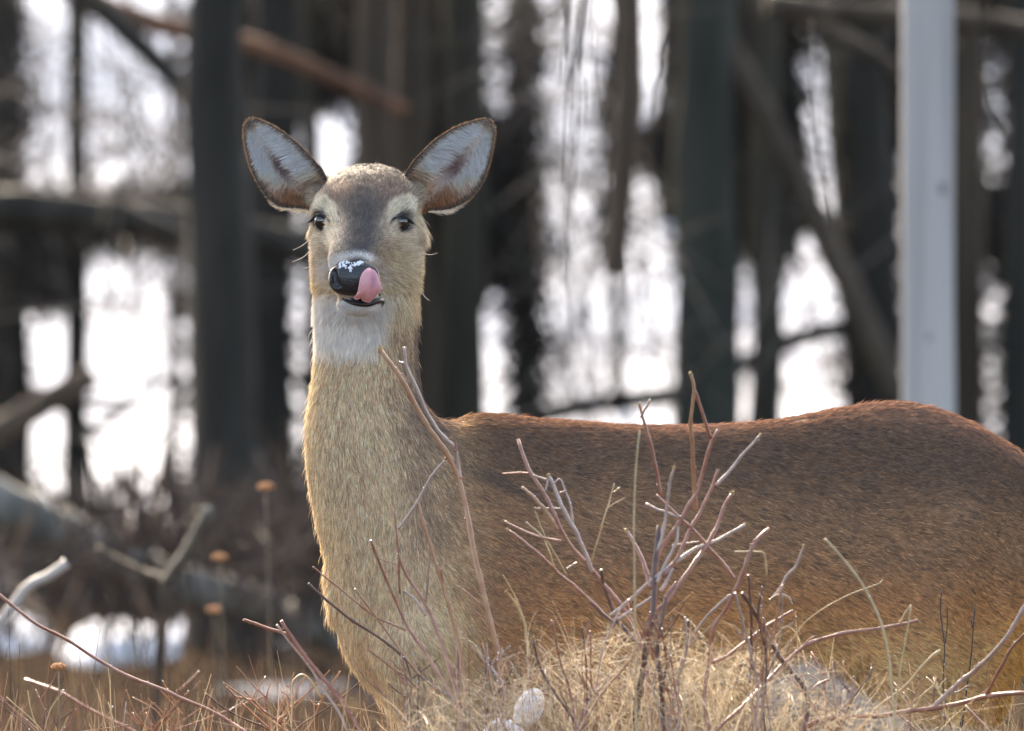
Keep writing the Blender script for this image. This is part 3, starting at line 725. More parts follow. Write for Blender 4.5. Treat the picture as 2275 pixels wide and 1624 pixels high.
def mat_snow():
    m, nt, N, L, out = newmat('snowy_ground')
    b = N.new('ShaderNodeBsdfPrincipled'); L.new(b.outputs[0], out.inputs[0]); b.inputs['Roughness'].default_value = 1.0; b.inputs['Specular IOR Level'].default_value = 0.0
    g = N.new('ShaderNodeNewGeometry')
    t = N.new('ShaderNodeTexNoise'); t.inputs['Scale'].default_value = .55; t.inputs['Detail'].default_value = 7; t.inputs['Roughness'].default_value = .6; L.new(g.outputs['Position'], t.inputs['Vector'])
    sx = N.new('ShaderNodeSeparateXYZ'); L.new(g.outputs['Position'], sx.inputs[0])
    mr = N.new('ShaderNodeMapRange'); L.new(sx.outputs['Y'], mr.inputs[0]); mr.inputs[1].default_value = 19; mr.inputs[2].default_value = 26; mr.inputs[3].default_value = .22; mr.inputs[4].default_value = -.12
    ad = N.new('ShaderNodeMath'); ad.operation = 'ADD'; L.new(t.outputs['Fac'], ad.inputs[0]); L.new(mr.outputs[0], ad.inputs[1])
    r = N.new('ShaderNodeValToRGB'); e = r.color_ramp.elements
    e[0].position = .50; e[0].color = (.84, .86, .90, 1); e[1].position = .56; e[1].color = (.040, .029, .021, 1)
    L.new(ad.outputs[0], r.inputs[0])
    t2 = N.new('ShaderNodeTexNoise'); t2.inputs['Scale'].default_value = 22; t2.inputs['Detail'].default_value = 5; L.new(g.outputs['Position'], t2.inputs['Vector'])
    mx = N.new('ShaderNodeMixRGB'); mx.blend_type = 'MULTIPLY'; mx.inputs[0].default_value = .35; L.new(r.outputs[0], mx.inputs[1]); L.new(t2.outputs['Fac'], mx.inputs[2])
    L.new(mx.outputs[0], b.inputs['Base Color'])
    bp = N.new('ShaderNodeBump'); bp.inputs['Strength'].default_value = .6; bp.inputs['Distance'].default_value = .05; L.new(t2.outputs['Fac'], bp.inputs['Height']); L.new(bp.outputs[0], b.inputs['Normal'])
    return m
tag(mesh_obj('ground', GV, GQ, mat_snow()), kind='structure')
def z_at(x, y): return float(hgt(np.array([x]), np.array([y]))[0])

# ------------------------------------------------------------------ trees
def mat_bark(name, c1, c2):
    return mat_principled(name, c1, .85, .2, noise=(9, c2, .38, .66), bump=(14, .9, .04), stretch=(1, 1, .16))
BARK = [mat_bark('bark_dark', (.023, .021, .017), (.044, .040, .032)), mat_bark('bark_green', (.026, .027, .021), (.050, .050, .038)),
        mat_bark('bark_brown', (.045, .034, .024), (.085, .064, .045)), mat_bark('bark_grey', (.10, .095, .08), (.19, .18, .155)),
        mat_bark('bark_olive', (.035, .032, .023), (.065, .058, .042))]
def tree(pt, pb, wpx, y, mat, label, top=9.5, limbs=5, seed=0, lean_y=0.0):
    """pt / pb: where the trunk crosses the top and bottom of the view; wpx its width in view units"""
    r = np.random.default_rng(1000 + seed)
    a = P(pt, 0, y); b = P(pb, 1624, y); dr = (a - b) / (a[2] - b[2])
    base = b.copy(); g = z_at(base[0], y)
    base = b + dr * (g - b[2] - .12); rad = wpx * KPX * (DIST + y) / DIST / 2
    t = empty('tree', base); tag(t, label, 'tree', 'trees of the wintry woods')
    n = 40; zz = np.linspace(0, 1, n)**1.15; H_ = top - base[2]
    path = dr[None] * (zz * H_)[:, None] + np.stack([(fbm(np.stack([0*zz+seed, zz*0, zz * 9], 1), 1, 5) - .5) * rad * 1.2, 0*zz, 0*zz], 1)
    path[:, 1] += zz * lean_y
    rr = rad * (1.02 - .72 * zz) ; mid = np.interp(1.2, zz * H_, rr); rr = rr * rad / max(np.interp(1.5 - base[2], zz * H_, rr), 1e-4)
    rr = rr * (1 + .55 * np.exp(-zz * H_ / .35))
    V, F = tube(path, rr * (1 + .10 * (r.random(n) - .5)), 14, .22)
    mesh_obj('trunk', V, F, mat, t)
    tw = []
    vt = np.searchsorted(path[:, 2] , 1.0 + .034 * (y + 16.6) + .35)
    for k in range(limbs):
        i = int(r.integers(min(vt, n - 3), n - 2)); p0 = path[i]; an = r.uniform(0, 2 * math.pi); L = r.uniform(1.0, 2.6)
        d = np.array([math.cos(an), math.sin(an), r.uniform(.1, .8)]); q = [p0 + d * L * s + np.array([0, 0, .25 * L * s * s]) + r.normal(0, .05, 3) * (s > 0) for s in np.linspace(0, 1, 7)]
        v, f = tube(np.array(q), rr[i] * np.linspace(.42, .05, 7), 6); mesh_obj('limb', v, f, mat, t)
        for m_ in range(7):
            s0 = int(r.integers(2, 7)); o = q[s0]; e = d * r.uniform(.2, .7) + r.normal(0, .5, 3); qq = [o + e * s * .9 for s in (0, .5, 1)]; qq[1] = qq[1] + r.normal(0, .05, 3)
            tw.append(tube(np.array(qq), [.008, .005, .002], 4, caps=False))
    if tw:
        v, f = join(tw); tag(mesh_obj('twigs', v, f, mat, t), kind='stuff')
    return t
TR = [ # top px, bottom px, width, y, bark, label
 (8, 22, 74, 22, 0, 'dark thick trunk cut off by the left edge of the view'),
 (172, 168, 50, 23, 1, 'slim straight greenish-black trunk, first one right of the left edge trunk'),
 (498, 498, 135, 17.5, 0, 'broad near-black trunk standing between the left snow patch and the doe'),
 (606, 600, 112, 20.6, 0, 'dark grey trunk directly behind the broad black one, left of the doe\'s ear'),
 (385, 388, 26, 26, 2, 'thin brown sapling trunk crossing the right side of the left snow patch'),
 (838, 836, 80, 20.2, 2, 'dark trunk rising behind the top of the doe\'s head'),
 (920, 917, 84, 20.5, 2, 'brownish trunk rising behind the inner edge of the doe\'s cocked ear'),
 (1026, 1040, 96, 20.8, 4, 'olive-brown trunk behind the tip of the doe\'s ear beside the post side'),
 (1148, 1178, 54, 27, 1, 'slender leaning dark trunk just right of the doe\'s ear tip'),
 (962, 990, 70, 25, 0, 'dark trunk that comes out beside the back of the doe\'s neck'),
 (1570, 1572, 132, 20, 1, 'massive greenish-grey trunk rising above the middle of the doe\'s back'),
 (1372, 1374, 26, 30, 1, 'very thin grey-green sapling trunk left of the massive grey-green trunk'),
 (1482, 1478, 40, 33, 4, 'far olive trunk close against the massive grey-green trunk'),
 (1715, 1690, 66, 20.5, 4, 'far brown trunk seen above the curved fallen branch'),
 (1838, 1990, 62, 30, 4, 'leaning olive-brown trunk slanting down towards the pale post'),
 (1940, 1952, 96, 20.7, 0, 'dark trunk standing right behind the pale post on its left'),
 (2152, 2160, 60, 20.4, 2, 'brown trunk just right of the pale post'),
 (2262, 2262, 74, 20.3, 0, 'dark trunk at the right edge of the view'),
 (290, 262, 16, 36, 2, 'far thin trunk showing faintly in the bright left snow gap'),
 (735, 720, 22, 35, 2, 'far thin brown trunk between the doe\'s two ears'),
 (1250, 1262, 20, 36, 2, 'far pale-brown thin trunk in the snow gap over the doe\'s withers'),
 (690, 700, 40, 20.9, 4, 'narrow olive trunk just left of the doe\'s lower ear'),
]
for i, (a, b, w_, y_, m_, lab) in enumerate(TR):
    tree(a, b, w_, y_, BARK[m_], lab, seed=i, limbs=2 if y_ < 25 else 3, top=8.5 if y_ < 25 else 11)
# boughs, fallen logs
def bough(name, cat, label, pts, w0, w1, y, mat, y1=None, sides=10, group=None, twn=0):
    n = len(pts); ys_ = np.linspace(y, y if y1 is None else y1, n)
    path = smooth_path([P(p[0], p[1], yy) for p, yy in zip(pts, ys_)], 30)
    path = path + np.stack([fbm(path, 2.0, 5) - .5, fbm(path, 2.0, 6) - .5, fbm(path, 2.0, 7) - .5], 1) * .06
    f_ = KPX * (DIST + y) / DIST / 2
    V, F = tube(path, np.linspace(w0, w1, 30) * f_, sides, .12)
    loc = path[0].copy()
    if twn:
        root = empty(name, loc); tag(root, label, cat, group); mesh_obj('branch', V - loc, F, mat, root)
        tw = []; r = np.random.default_rng(int(5000 + pts[0][0] + 7 * pts[0][1]))
        for k in range(twn):
            i = int(r.integers(3, 29)); d = r.normal(0, 1, 3); d[2] = abs(d[2]) * .6; q = [path[i], path[i] + d * .2, path[i] + d * .38 + r.normal(0, .05, 3)]
            tw.append(tube(np.array(q) - loc, [.012, .008, .003], 4, caps=False))
        v, f = join(tw); tag(mesh_obj('twigs', v, f, mat, root), kind='stuff'); return root
    o = mesh_obj(name, V - loc, F, mat); o.location = loc; return tag(o, label, cat, group)
BG = 'fallen and leaning wood behind the doe'
bough('fallen_log', 'log', 'thick dark log lying across the woods at the height of the doe\'s eyes, left side', [(-120, 455), (120, 480), (400, 500), (720, 560)], 92, 80, 20.0, BARK[0])
bough('broken_branch', 'branch', 'rusty-brown bough slanting down from the top left towards the doe\'s ear', [(120, -40), (330, 50), (560, 105), (720, 165), (900, 240)], 56, 30, 19.6, mat_bark('bark_rust', (.09, .045, .028), (.17, .085, .048)))
bough('broken_branch', 'branch', 'dark bough crossing the bright gap at the top left corner', [(150, -30), (240, 40), (330, 120), (440, 230)], 62, 44, 19, BARK[0])
bough('broken_branch', 'branch', 'brown-grey bough rising at the left edge below the eye-level log', [(-60, 1000), (60, 920), (210, 830)], 66, 56, 19, BARK[2])
bough('broken_branch', 'branch', 'thin dark branch standing in for a bluish shadow slanting over the low left snow patch', [(190, 960), (290, 890), (390, 820)], 26, 12, 22, BARK[0], twn=6)  # bluish shadow across the snow, modelled as a dark branch
bough('fallen_log', 'log', 'long grey-green log slanting down to the right at the lower left', [(-120, 1050), (140, 1180), (330, 1270), (560, 1350), (860, 1470)], 110, 84, 13.5, BARK[3])
bough('fallen_log', 'log', 'short brown log level behind the doe\'s chest', [(400, 1225), (560, 1238), (760, 1245)], 66, 62, 16.5, BARK[2])
bough('fallen_branch', 'branch', 'dark arched fallen branch above the middle of the doe\'s back', [(1120, 950), (1330, 895), (1500, 872), (1640, 815), (1760, 755), (1930, 722), (2080, 735)], 44, 40, 22, BARK[0])
bough('leaning_branch', 'branch', 'pale brown dead limb slanting down from the massive trunk to the post', [(1545, -60), (1640, 130), (1740, 340), (1860, 600), (1990, 900)], 56, 66, 20.0, BARK[2])
bough('broken_branch', 'branch', 'brown bough running level across the top right corner behind the post', [(1700, 10), (1900, 30), (2100, 30), (2330, 60)], 56, 44, 18, BARK[2])
bough('broken_branch', 'branch', 'brown bough dropping from the top right behind the post', [(1760, 40), (1900, 100), (2040, 190)], 40, 26, 19, BARK[2])
bough('broken_branch', 'branch', 'dark limb slanting down right of the post to the right edge', [(2120, 380), (2200, 560), (2300, 700)], 50, 60, 24, BARK[2])
bough('hanging_branch', 'branch', 'dead brown branch hanging down in the gap beside the massive trunk', [(1400, -30), (1395, 180), (1378, 380), (1362, 620)], 66, 44, 11, BARK[2])
bough('hanging_branch', 'branch', 'short dark twig cluster hanging at the top over the snow gap', [(1285, -20), (1275, 80), (1262, 190)], 16, 6, 6, BARK[0])
# forked sapling and pale branch at lower left
r_ = empty('sapling', P(350, 1700, 7)); tag(r_, 'small forked grey sapling with a cut-off pale arm, lower left', 'sapling')
o0 = np.array(r_.location)
v, f = tube(smooth_path([P(345, 2000, 7), P(352, 1500, 7), P(372, 1290, 7)], 16) - o0, [.016] * 8 + [.013] * 8, 8, .35); mesh_obj('stem', v, f, BARK[2], r_)
v, f = tube(smooth_path([P(372, 1290, 7), P(420, 1215, 6.9), P(462, 1132, 6.8)], 12) - o0, np.linspace(.014, .010, 12), 8, .35); mesh_obj('branch', v, f, BARK[3], r_)
v, f = tube(smooth_path([P(372, 1290, 7), P(300, 1262, 7.1), P(215, 1215, 7.2)], 12) - o0, np.linspace(.009, .004, 12), 8, .35); mesh_obj('branch', v, f, BARK[2], r_)
bough('broken_branch', 'branch', 'sunlit whitish broken branch poking up at the lower left edge', [(-60, 1470), (20, 1360), (60, 1312), (100, 1290), (142, 1258)], 20, 24, 4.0, mat_principled('bleached_wood', (.42, .38, .34), .6, .3, bump=(30, .5, .01)))
# wooden post
def wooden_post():
    y = 10.0; a = P(2064, 0, y); b = P(2054, 1624, y); dr = (a - b) / (a[2] - b[2]); base = b + dr * (0 - b[2] - .25); w = 114 * KPX * (DIST + y) / DIST / 2
    t = empty('wooden_post', base); tag(t, 'pale grey weathered wooden post standing behind the doe\'s rump', 'post')
    V = []; F = []; n = 16; bev = .10
    ring = [(-1, -1 + bev), (-1 + bev, -1), (1 - bev, -1), (1, -1 + bev), (1, 1 - bev), (1 - bev, 1), (-1 + bev, 1), (-1, 1 - bev)]
    zs = np.linspace(0, 3.6, n)
    for i, z in enumerate(zs):
        for q in ring:
            V.append(dr * z + np.array([q[0] * w * (1.02 - .012 * z) + .004 * math.sin(z * 2.1), q[1] * w * .9, 0]) + rng.normal(0, .0007, 3))
    for i in range(n - 1):
        for j in range(8): F.append((i*8+j, i*8+(j+1) % 8, (i+1)*8+(j+1) % 8, (i+1)*8+j))
    F.append(tuple(range(8))[::-1]); F.append(tuple((n-1)*8 + j for j in range(8)))
    m = mat_principled('weathered_wood', (.34, .32, .30), .75, .15, noise=(6, (.48, .455, .425), .35, .65), bump=(26, .5, .01), stretch=(3, 3, .12))
    mesh_obj('board', V, F, m, t, smooth=False)
    for (px, py, s) in ((2092, 420, 1.3), (2062, 748, .8)):
        c = P(px, py, y) - base; c[1] = -w * .9
        v, f = ball(c, np.array([.008, .0025, .014]) * s, 12, 8); mesh_obj('knot', v, f, mat_principled('knot_wood', (.22, .20, .19), .8), t)
wooden_post()
def drooping(label, lines, y, mat, w=7):
    q0 = lines[0][0]; root = empty('hanging_branch', P(q0[0], q0[1], y)); tag(root, label, 'branch'); o0 = np.array(root.location); r = np.random.default_rng(int(q0[0]))
    for L_ in lines:
        pth = smooth_path([P(x, yy, y + r.normal(0, .05)) for x, yy in L_], 20) + np.cumsum(r.normal(0, .0012, (20, 3)), 0) - o0
        v, f = tube(pth, np.linspace(w, w * .35, 20) * KPX * (DIST + y) / DIST / 2, 5, .2); mesh_obj('twig', v, f, mat, root)
drooping('dark drooping twigs hanging in the snow gap above the doe\'s withers', [[(1310, -40), (1290, 120), (1283, 260)], [(1262, -40), (1258, 90), (1248, 190)], [(1296, -40), (1285, 200), (1274, 520), (1276, 760)], [(1270, -40), (1262, 300), (1258, 640)], [(1325, -40), (1318, 140), (1330, 260)],
          [(1400, -40), (1392, 200), (1384, 460), (1388, 700)], [(1368, 60), (1352, 300), (1345, 560)]], 6.0, BARK[0])
drooping('thin brown twig bending down through the sliver of snow beside the pale post\'s left', [[(1800, 40), (1812, 230), (1826, 400)], [(1790, 200), (1832, 420), (1850, 560)], [(1480, 60), (1462, 180), (1450, 300)]], 6.5, BARK[2])
drooping('thin dark twig hanging across the snow sliver right of the pale post', [[(2185, -40), (2180, 160), (2186, 330)], [(2178, 120), (2205, 260), (2235, 330)]], 6.2, BARK[0])
# thickets: far brush too fine to tell apart
def thicket(name, label, boxes, y0, y1, n, rad, col, seed, L=(.5, 1.4), cat='brush'):
    r = np.random.default_rng(seed); ws = np.array([(b[1] - b[0]) * (b[3] - b[2]) for b in boxes], float); ws /= ws.sum()
    bb = (np.array(boxes, float) + np.array([14, -14, 0, -12]))[r.choice(len(boxes), n, p=ws)]; y = r.uniform(y0, y1, n)
    o = PV(r.uniform(bb[:, 0], bb[:, 1]), r.uniform(bb[:, 2], bb[:, 3]), y)
    a = r.normal(0, 1, (n, 3)); a[:, 2] = abs(a[:, 2]) * 1.8; a = nrm(a) * r.uniform(L[0], L[1], (n, 1)); t = np.linspace(-.5, .5, 5)[None, :, None]
    pts = o[:, None] + a[:, None] * t + r.normal(0, .08, (n, 1, 3)) * t**2 * 2; cs = np.array(col)[None] * r.uniform(.5, 1.5, (n, 1)) * np.where(r.random((n, 1)) < .12, 3.2, 1.0)
    o = hair_obj(name, pts, np.tile(rad * np.array([.5, 1, 1, .8, .3]), (n, 1)) * r.uniform(.5, 1.6, (n, 1)), np.repeat(np.array(cs)[:, None], 5, 1), BRUSHM)
    return tag(o, label, cat, kind='stuff')
BRUSHM = mat_hair('brush_strands', .1, .03, .5)
thicket('brush', 'dense dark brush and far twigs between the trunks', [(440, 640, -60, 1350), (660, 1070, -60, 215), (800, 1070, 200, 640), (1500, 1650, -60, 600), (1600, 1780, -60, 540), (1080, 1135, 280, 620), (1900, 1990, 100, 1000), (2115, 2175, -60, 1000), (2235, 2330, -60, 1000), (2115, 2330, 470, 540), (-60, 40, -60, 1250), (50, 150, 455, 680), (150, 430, 455, 530), (1350, 1380, 90, 560), (1145, 1190, 0, 900), (1400, 1490, 305, 360), (1660, 2330, -60, 30), (1900, 2000, -60, 300)], 21, 28, 21000, .0075, (.018, .016, .0125), 5, L=(.10, .30))
thicket('brush', 'thin sunlit twigs hanging over the snow gaps', [(190, 430, 60, 720), (1180, 1340, 0, 900), (1640, 1900, 560, 740), (45, 150, 0, 440), (1400, 1500, 370, 880)], 19, 26, 300, .003, (.10, .085, .07), 6)
M_PATCH = mat_principled('snow_patch', (.82, .84, .88), .9, .0, bump=(12, .6, .03))
def patch(label, px, py, y, wpx, hpx, seed):
    f_ = KPX * (DIST + y) / DIST; v, f = ball((0, 0, 0), (1, 1, 1), 40, 20); v = v * (1 + .25 * (fbm(v + seed * 7, 1.8, 4) - .5)[:, None] * 2)
    o = mesh_obj('snow_patch', v * np.array([wpx * f_, .5, hpx * f_]), f, M_PATCH); c = P(px, py, y); c[2] = max(z_at(c[0], y), c[2] - 0 * f_) if False else z_at(c[0], y); o.location = c
    return tag(o, label, 'snow patch', 'old snow left on the forest floor')
patch('low bluish snow mound at the lower left, behind the forked sapling', 262, 1375, 17.2, 125, 80, 1)
patch('snow mound beside the foot of the broad black trunk', 500, 1370, 18.2, 130, 70, 2)
patch('small snow mound at the far left edge of the forest floor', 30, 1400, 18.0, 90, 66, 3)
patch('snow mound just left of the doe\'s brisket', 690, 1330, 19.0, 60, 90, 4)
thicket('brush', 'low brown undergrowth in front of the trunks', [(150, 700, 1120, 1300), (-60, 300, 1220, 1330), (600, 760, 1150, 1400)], 12, 17, 420, .006, (.032, .024, .019), 7, L=(.2, .6))

# ------------------------------------------------------------------ shrubs in front (traced stems)
ZA = lambda q: (786.3 + q[0] * .2663, 747.0 + q[1] * .2663)
ZB = lambda q: (1100.8 + q[0] * .2906, 825.6 + q[1] * .2906)
ZC = lambda q: (1494.0 + q[0] * .3429, 1140.1 + q[1] * .3429)
ZD = lambda q: (982.9 + q[0] * .2765, 1179.5 + q[1] * .2765)
ZE = lambda q: (q[0] * .2765, 1218.8 + q[1] * .2765)
Z5 = lambda q: (629.0 + q[0] * .3704, 1022.2 + q[1] * .3704)
Z4 = lambda q: (q[0] * .4189, 943.6 + q[1] * .4189)
M_RED = mat_principled('twig_red_bark', (.24, .095, .062), .36, .5, noise=(60, (.36, .19, .135), .35, .7))
M_GREY = mat_principled('twig_grey_bark', (.30, .22, .19), .34, .55, noise=(60, (.44, .34, .29), .35, .7))
M_ORANGE = mat_principled('twig_orange_bark', (.32, .15, .075), .42, .5, noise=(60, (.40, .24, .14), .35, .7))
M_DARKT = mat_principled('twig_dark_bark', (.085, .045, .036), .45, .45, noise=(60, (.15, .085, .066), .35, .7))
M_STRAW = mat_principled('dry_straw', (.42, .30, .15), .5, .4, noise=(50, (.55, .42, .24), .35, .7))
M_BLACKT = mat_principled('stalk_black', (.03, .03, .032), .5, .4)
M_TIP = mat_principled('bud_scale', (.36, .23, .10), .5, .4)
TW = {'R': M_RED, 'G': M_GREY, 'O': M_ORANGE, 'K': M_DARKT, 'S': M_STRAW, 'B': M_BLACKT}
SPECK = []
M_GLINT = mat_principled('ice_bead', (.85, .88, .92), .12, .8, coat=.6)  # white beads added along the stems to stand in for glints
def stem(root, o0, conv, pts, w, mat, dep, r, rootdown=False, tip=False):
    q = [conv(p) for p in pts]
    if rootdown:
        a, b = np.array(q[-2]), np.array(q[-1]); d = (b - a) / max(np.linalg.norm(b - a), 1)
        q = q + [tuple(b + d * 70 + np.array([0, 30])), (b[0] + d[0] * 160, 2330)]
    path = np.array([P(x, y, dep(x, y)) for x, y in q]); n = max(16, len(q) * 5)
    ss = np.concatenate([[0], np.cumsum(np.linalg.norm(np.diff(path, axis=0), axis=1))]); n = max(n, int(ss[-1] / .012)); u_ = np.linspace(0, ss[-1], n); path = np.stack([np.interp(u_, ss, path[:, k]) for k in range(3)], 1)
    for _ in range(2): path[1:-1] = .25 * path[:-2] + .5 * path[1:-1] + .25 * path[2:]
    L = np.linalg.norm(np.diff(path, axis=0), axis=1).sum()
    path = path + np.cumsum(r.normal(0, .00022, path.shape), 0) - np.cumsum(r.normal(0, .00022, path.shape), 0) * 0
    rr = np.linspace(w * .85, w * 1.15, n) * KPX * .5 * .98
    for k in range(int(L / .045)):                           # swollen nodes
        i = int(r.integers(1, n - 1)); rr[i] *= 1.18
    V, F = tube(path - o0, rr, 7, .03)
    parts = [(V, F)]
    for k in range(int(L / .05)):
        i = int(r.integers(1, n - 1)); d = r.normal(0, 1, 3); d[1] *= .5; d = nrm(d)
        parts.append(ball(path[i] - o0 + d * rr[i] * 1.1, rr[i] * .55, 6, 4))
    V, F = join(parts)
    s = mesh_obj('stem', V, F, TW[mat], root)
    for k in range(int(L / .05)):
        if r.random() < .35: i = int(r.integers(0, n)); SPECK.append(ball(path[i] - o0 + np.array([r.normal(0, .3), -.2, .9]) * rr[i], r.uniform(.0006, .0014), 6, 4))
    if tip:
        v, f = ball(path[0] - o0, (w * KPX * .5, w * KPX * .5, w * KPX * .7), 8, 6); v = v + r.normal(0, .0006, v.shape); mesh_obj('bud', v, f, M_TIP, s)
def shrub(label, y0, items, seed, name='shrub', cat='shrub', amp=.05):
    r = np.random.default_rng(seed); ph = r.uniform(0, 6, 4)
    dep = lambda x, y: y0 + amp * (math.sin(x / 120 + ph[0]) + .6 * math.sin(y / 95 + ph[1]) + .4 * math.sin(x / 47 + ph[2]))
    c = items[0]; cc = c[0](c[1][-1]); o0 = P(cc[0], 2330, dep(cc[0], 2330)); root = empty(name, o0); tag(root, label, cat)
    for it in items:
        conv, pts, w, m = it[:4]; fl = it[4] if len(it) > 4 else ''
        stem(root, o0, conv, pts, w, m, dep, r, 'r' in fl, 't' in fl)
    if SPECK:
        V, F = join(SPECK); SPECK.clear(); tag(mesh_obj('glint_beads', V, F, M_GLINT, root), kind='stuff')
    return root
shrub('tall arching twig with an orange tip crossing the doe\'s neck and shoulder', -.55, [
 (ZA, [(215, 110), (380, 330), (620, 770), (770, 960), (880, 1180), (940, 1450), (1003, 1800), (1076, 2100), (1150, 2400), (1200, 2600)], 12, 'O', 'rt'),
 (ZA, [(420, 90), (425, 225), (540, 490), (600, 640), (700, 800), (840, 940), (860, 1060), (885, 1190)], 8, 'G'),
 (ZA, [(375, 215), (425, 225)], 5, 'G'), (ZA, [(848, 900), (850, 960)], 7, 'R'),
 (ZA, [(755, 1040), (650, 1155), (520, 1390), (375, 1600)], 6, 'G')], 11)
shrub('reddish many-stemmed shrub in front of the doe\'s chest', -.50, [
 (Z5, [(800, 230), (850, 420), (900, 570), (940, 700), (1000, 900), (1045, 1090)], 9, 'O', 'r'),
 (Z5, [(665, 300), (690, 550), (690, 800)], 4, 'R'), (Z5, [(525, 480), (570, 610), (670, 840), (740, 1000), (830, 1120), (900, 1240), (960, 1320)], 7, 'R', 'r'),
 (Z5, [(690, 560), (720, 680), (850, 850), (930, 1060), (1010, 1290)], 8, 'R', 'r'), (Z5, [(880, 565), (855, 850)], 5, 'G', 't'),
 (Z5, [(720, 785), (790, 830), (850, 930)], 6, 'G'),
 (Z5, [(150, 740), (250, 840), (420, 970), (560, 1050), (720, 1180), (840, 1320), (1040, 1450)], 6.5, 'K', 'r'),
 (Z5, [(180, 640), (480, 880), (560, 940), (740, 1020)], 4, 'R'), (Z5, [(430, 770), (560, 940), (660, 1080), (850, 1320)], 5, 'O'),
 (Z5, [(500, 1130), (640, 1230), (780, 1370)], 4, 'R'), (Z5, [(570, 590), (680, 620)], 2.5, 'R'),
 (Z5, [(945, 650), (960, 760), (990, 880)], 5, 'R'),
 (Z5, [(1050, 1090), (1040, 1250), (1050, 1460)], 8, 'R', 'r'), (Z5, [(1040, 1090), (1075, 1065), (1150, 1100), (1210, 1200)], 4, 'S'),
 (Z5, [(1210, 1140), (1260, 1300), (1330, 1480), (1350, 1620)], 8, 'K', 'r'), (Z5, [(1190, 1470), (1230, 1560), (1260, 1640)], 8, 'K', 'r'),
 (Z5, [(1040, 750), (1200, 870), (1290, 1000)], 3.5, 'R'), (Z5, [(1150, 900), (1230, 1010), (1290, 1100)], 3, 'R'),
 (Z5, [(1335, 790), (1390, 870), (1440, 990), (1450, 1080), (1460, 1180)], 7, 'S', 't'), (Z5, [(1320, 690), (1420, 880), (1450, 1000)], 4, 'S')], 12)
shrub('silvery and red twig cluster over the doe\'s shoulder, left of the tallest cluster', -.68, [
 (ZB, [(170, 520), (190, 600), (255, 770), (380, 960), (450, 1110), (530, 1290), (600, 1390), (720, 1500), (790, 1610), (880, 1700), (960, 1800), (1010, 1870)], 9, 'R', 'r'),
 (ZB, [(55, 780), (250, 775)], 5, 'R'), (ZB, [(270, 790), (400, 830)], 5, 'G'), (ZB, [(400, 830), (375, 915)], 5, 'G'),
 (ZB, [(405, 800), (440, 860), (510, 1040), (560, 1130), (620, 1230), (700, 1420), (740, 1530)], 9, 'G', 't'),
 (ZB, [(440, 860), (490, 805), (560, 1010), (585, 1150)], 4, 'G'), (ZB, [(490, 925), (535, 910)], 4, 'G'), (ZB, [(300, 1045), (520, 1055)], 4, 'G'),
 (ZB, [(200, 885), (290, 950), (390, 1060), (480, 1200)], 8, 'O'), (ZB, [(60, 1140), (110, 1170), (330, 1255), (510, 1290)], 6, 'R', 't'),
 (ZB, [(95, 1210), (200, 1290), (330, 1400), (470, 1550), (600, 1650), (720, 1760), (840, 1880)], 7, 'R', 't'),
 (ZB, [(540, 1505), (620, 1460)], 4, 'G'), (ZD, [(1280, 310), (1290, 430), (1350, 600), (1390, 720), (1520, 870), (1610, 930)], 9, 'K'),
 (ZD, [(1180, 570), (1280, 660), (1380, 740)], 7, 'K'),
 (ZB, [(905, 850), (870, 1000), (820, 1150), (760, 1350), (715, 1500)], 3.6, 'S'), (ZB, [(985, 965), (850, 1045)], 3, 'S'), (ZB, [(895, 925), (945, 885)], 3, 'S'),
 (ZB, [(230, 1150), (370, 1270), (450, 1500)], 4, 'S'), (ZB, [(300, 1070), (370, 1270), (450, 1400), (540, 1560)], 3, 'S')], 13)
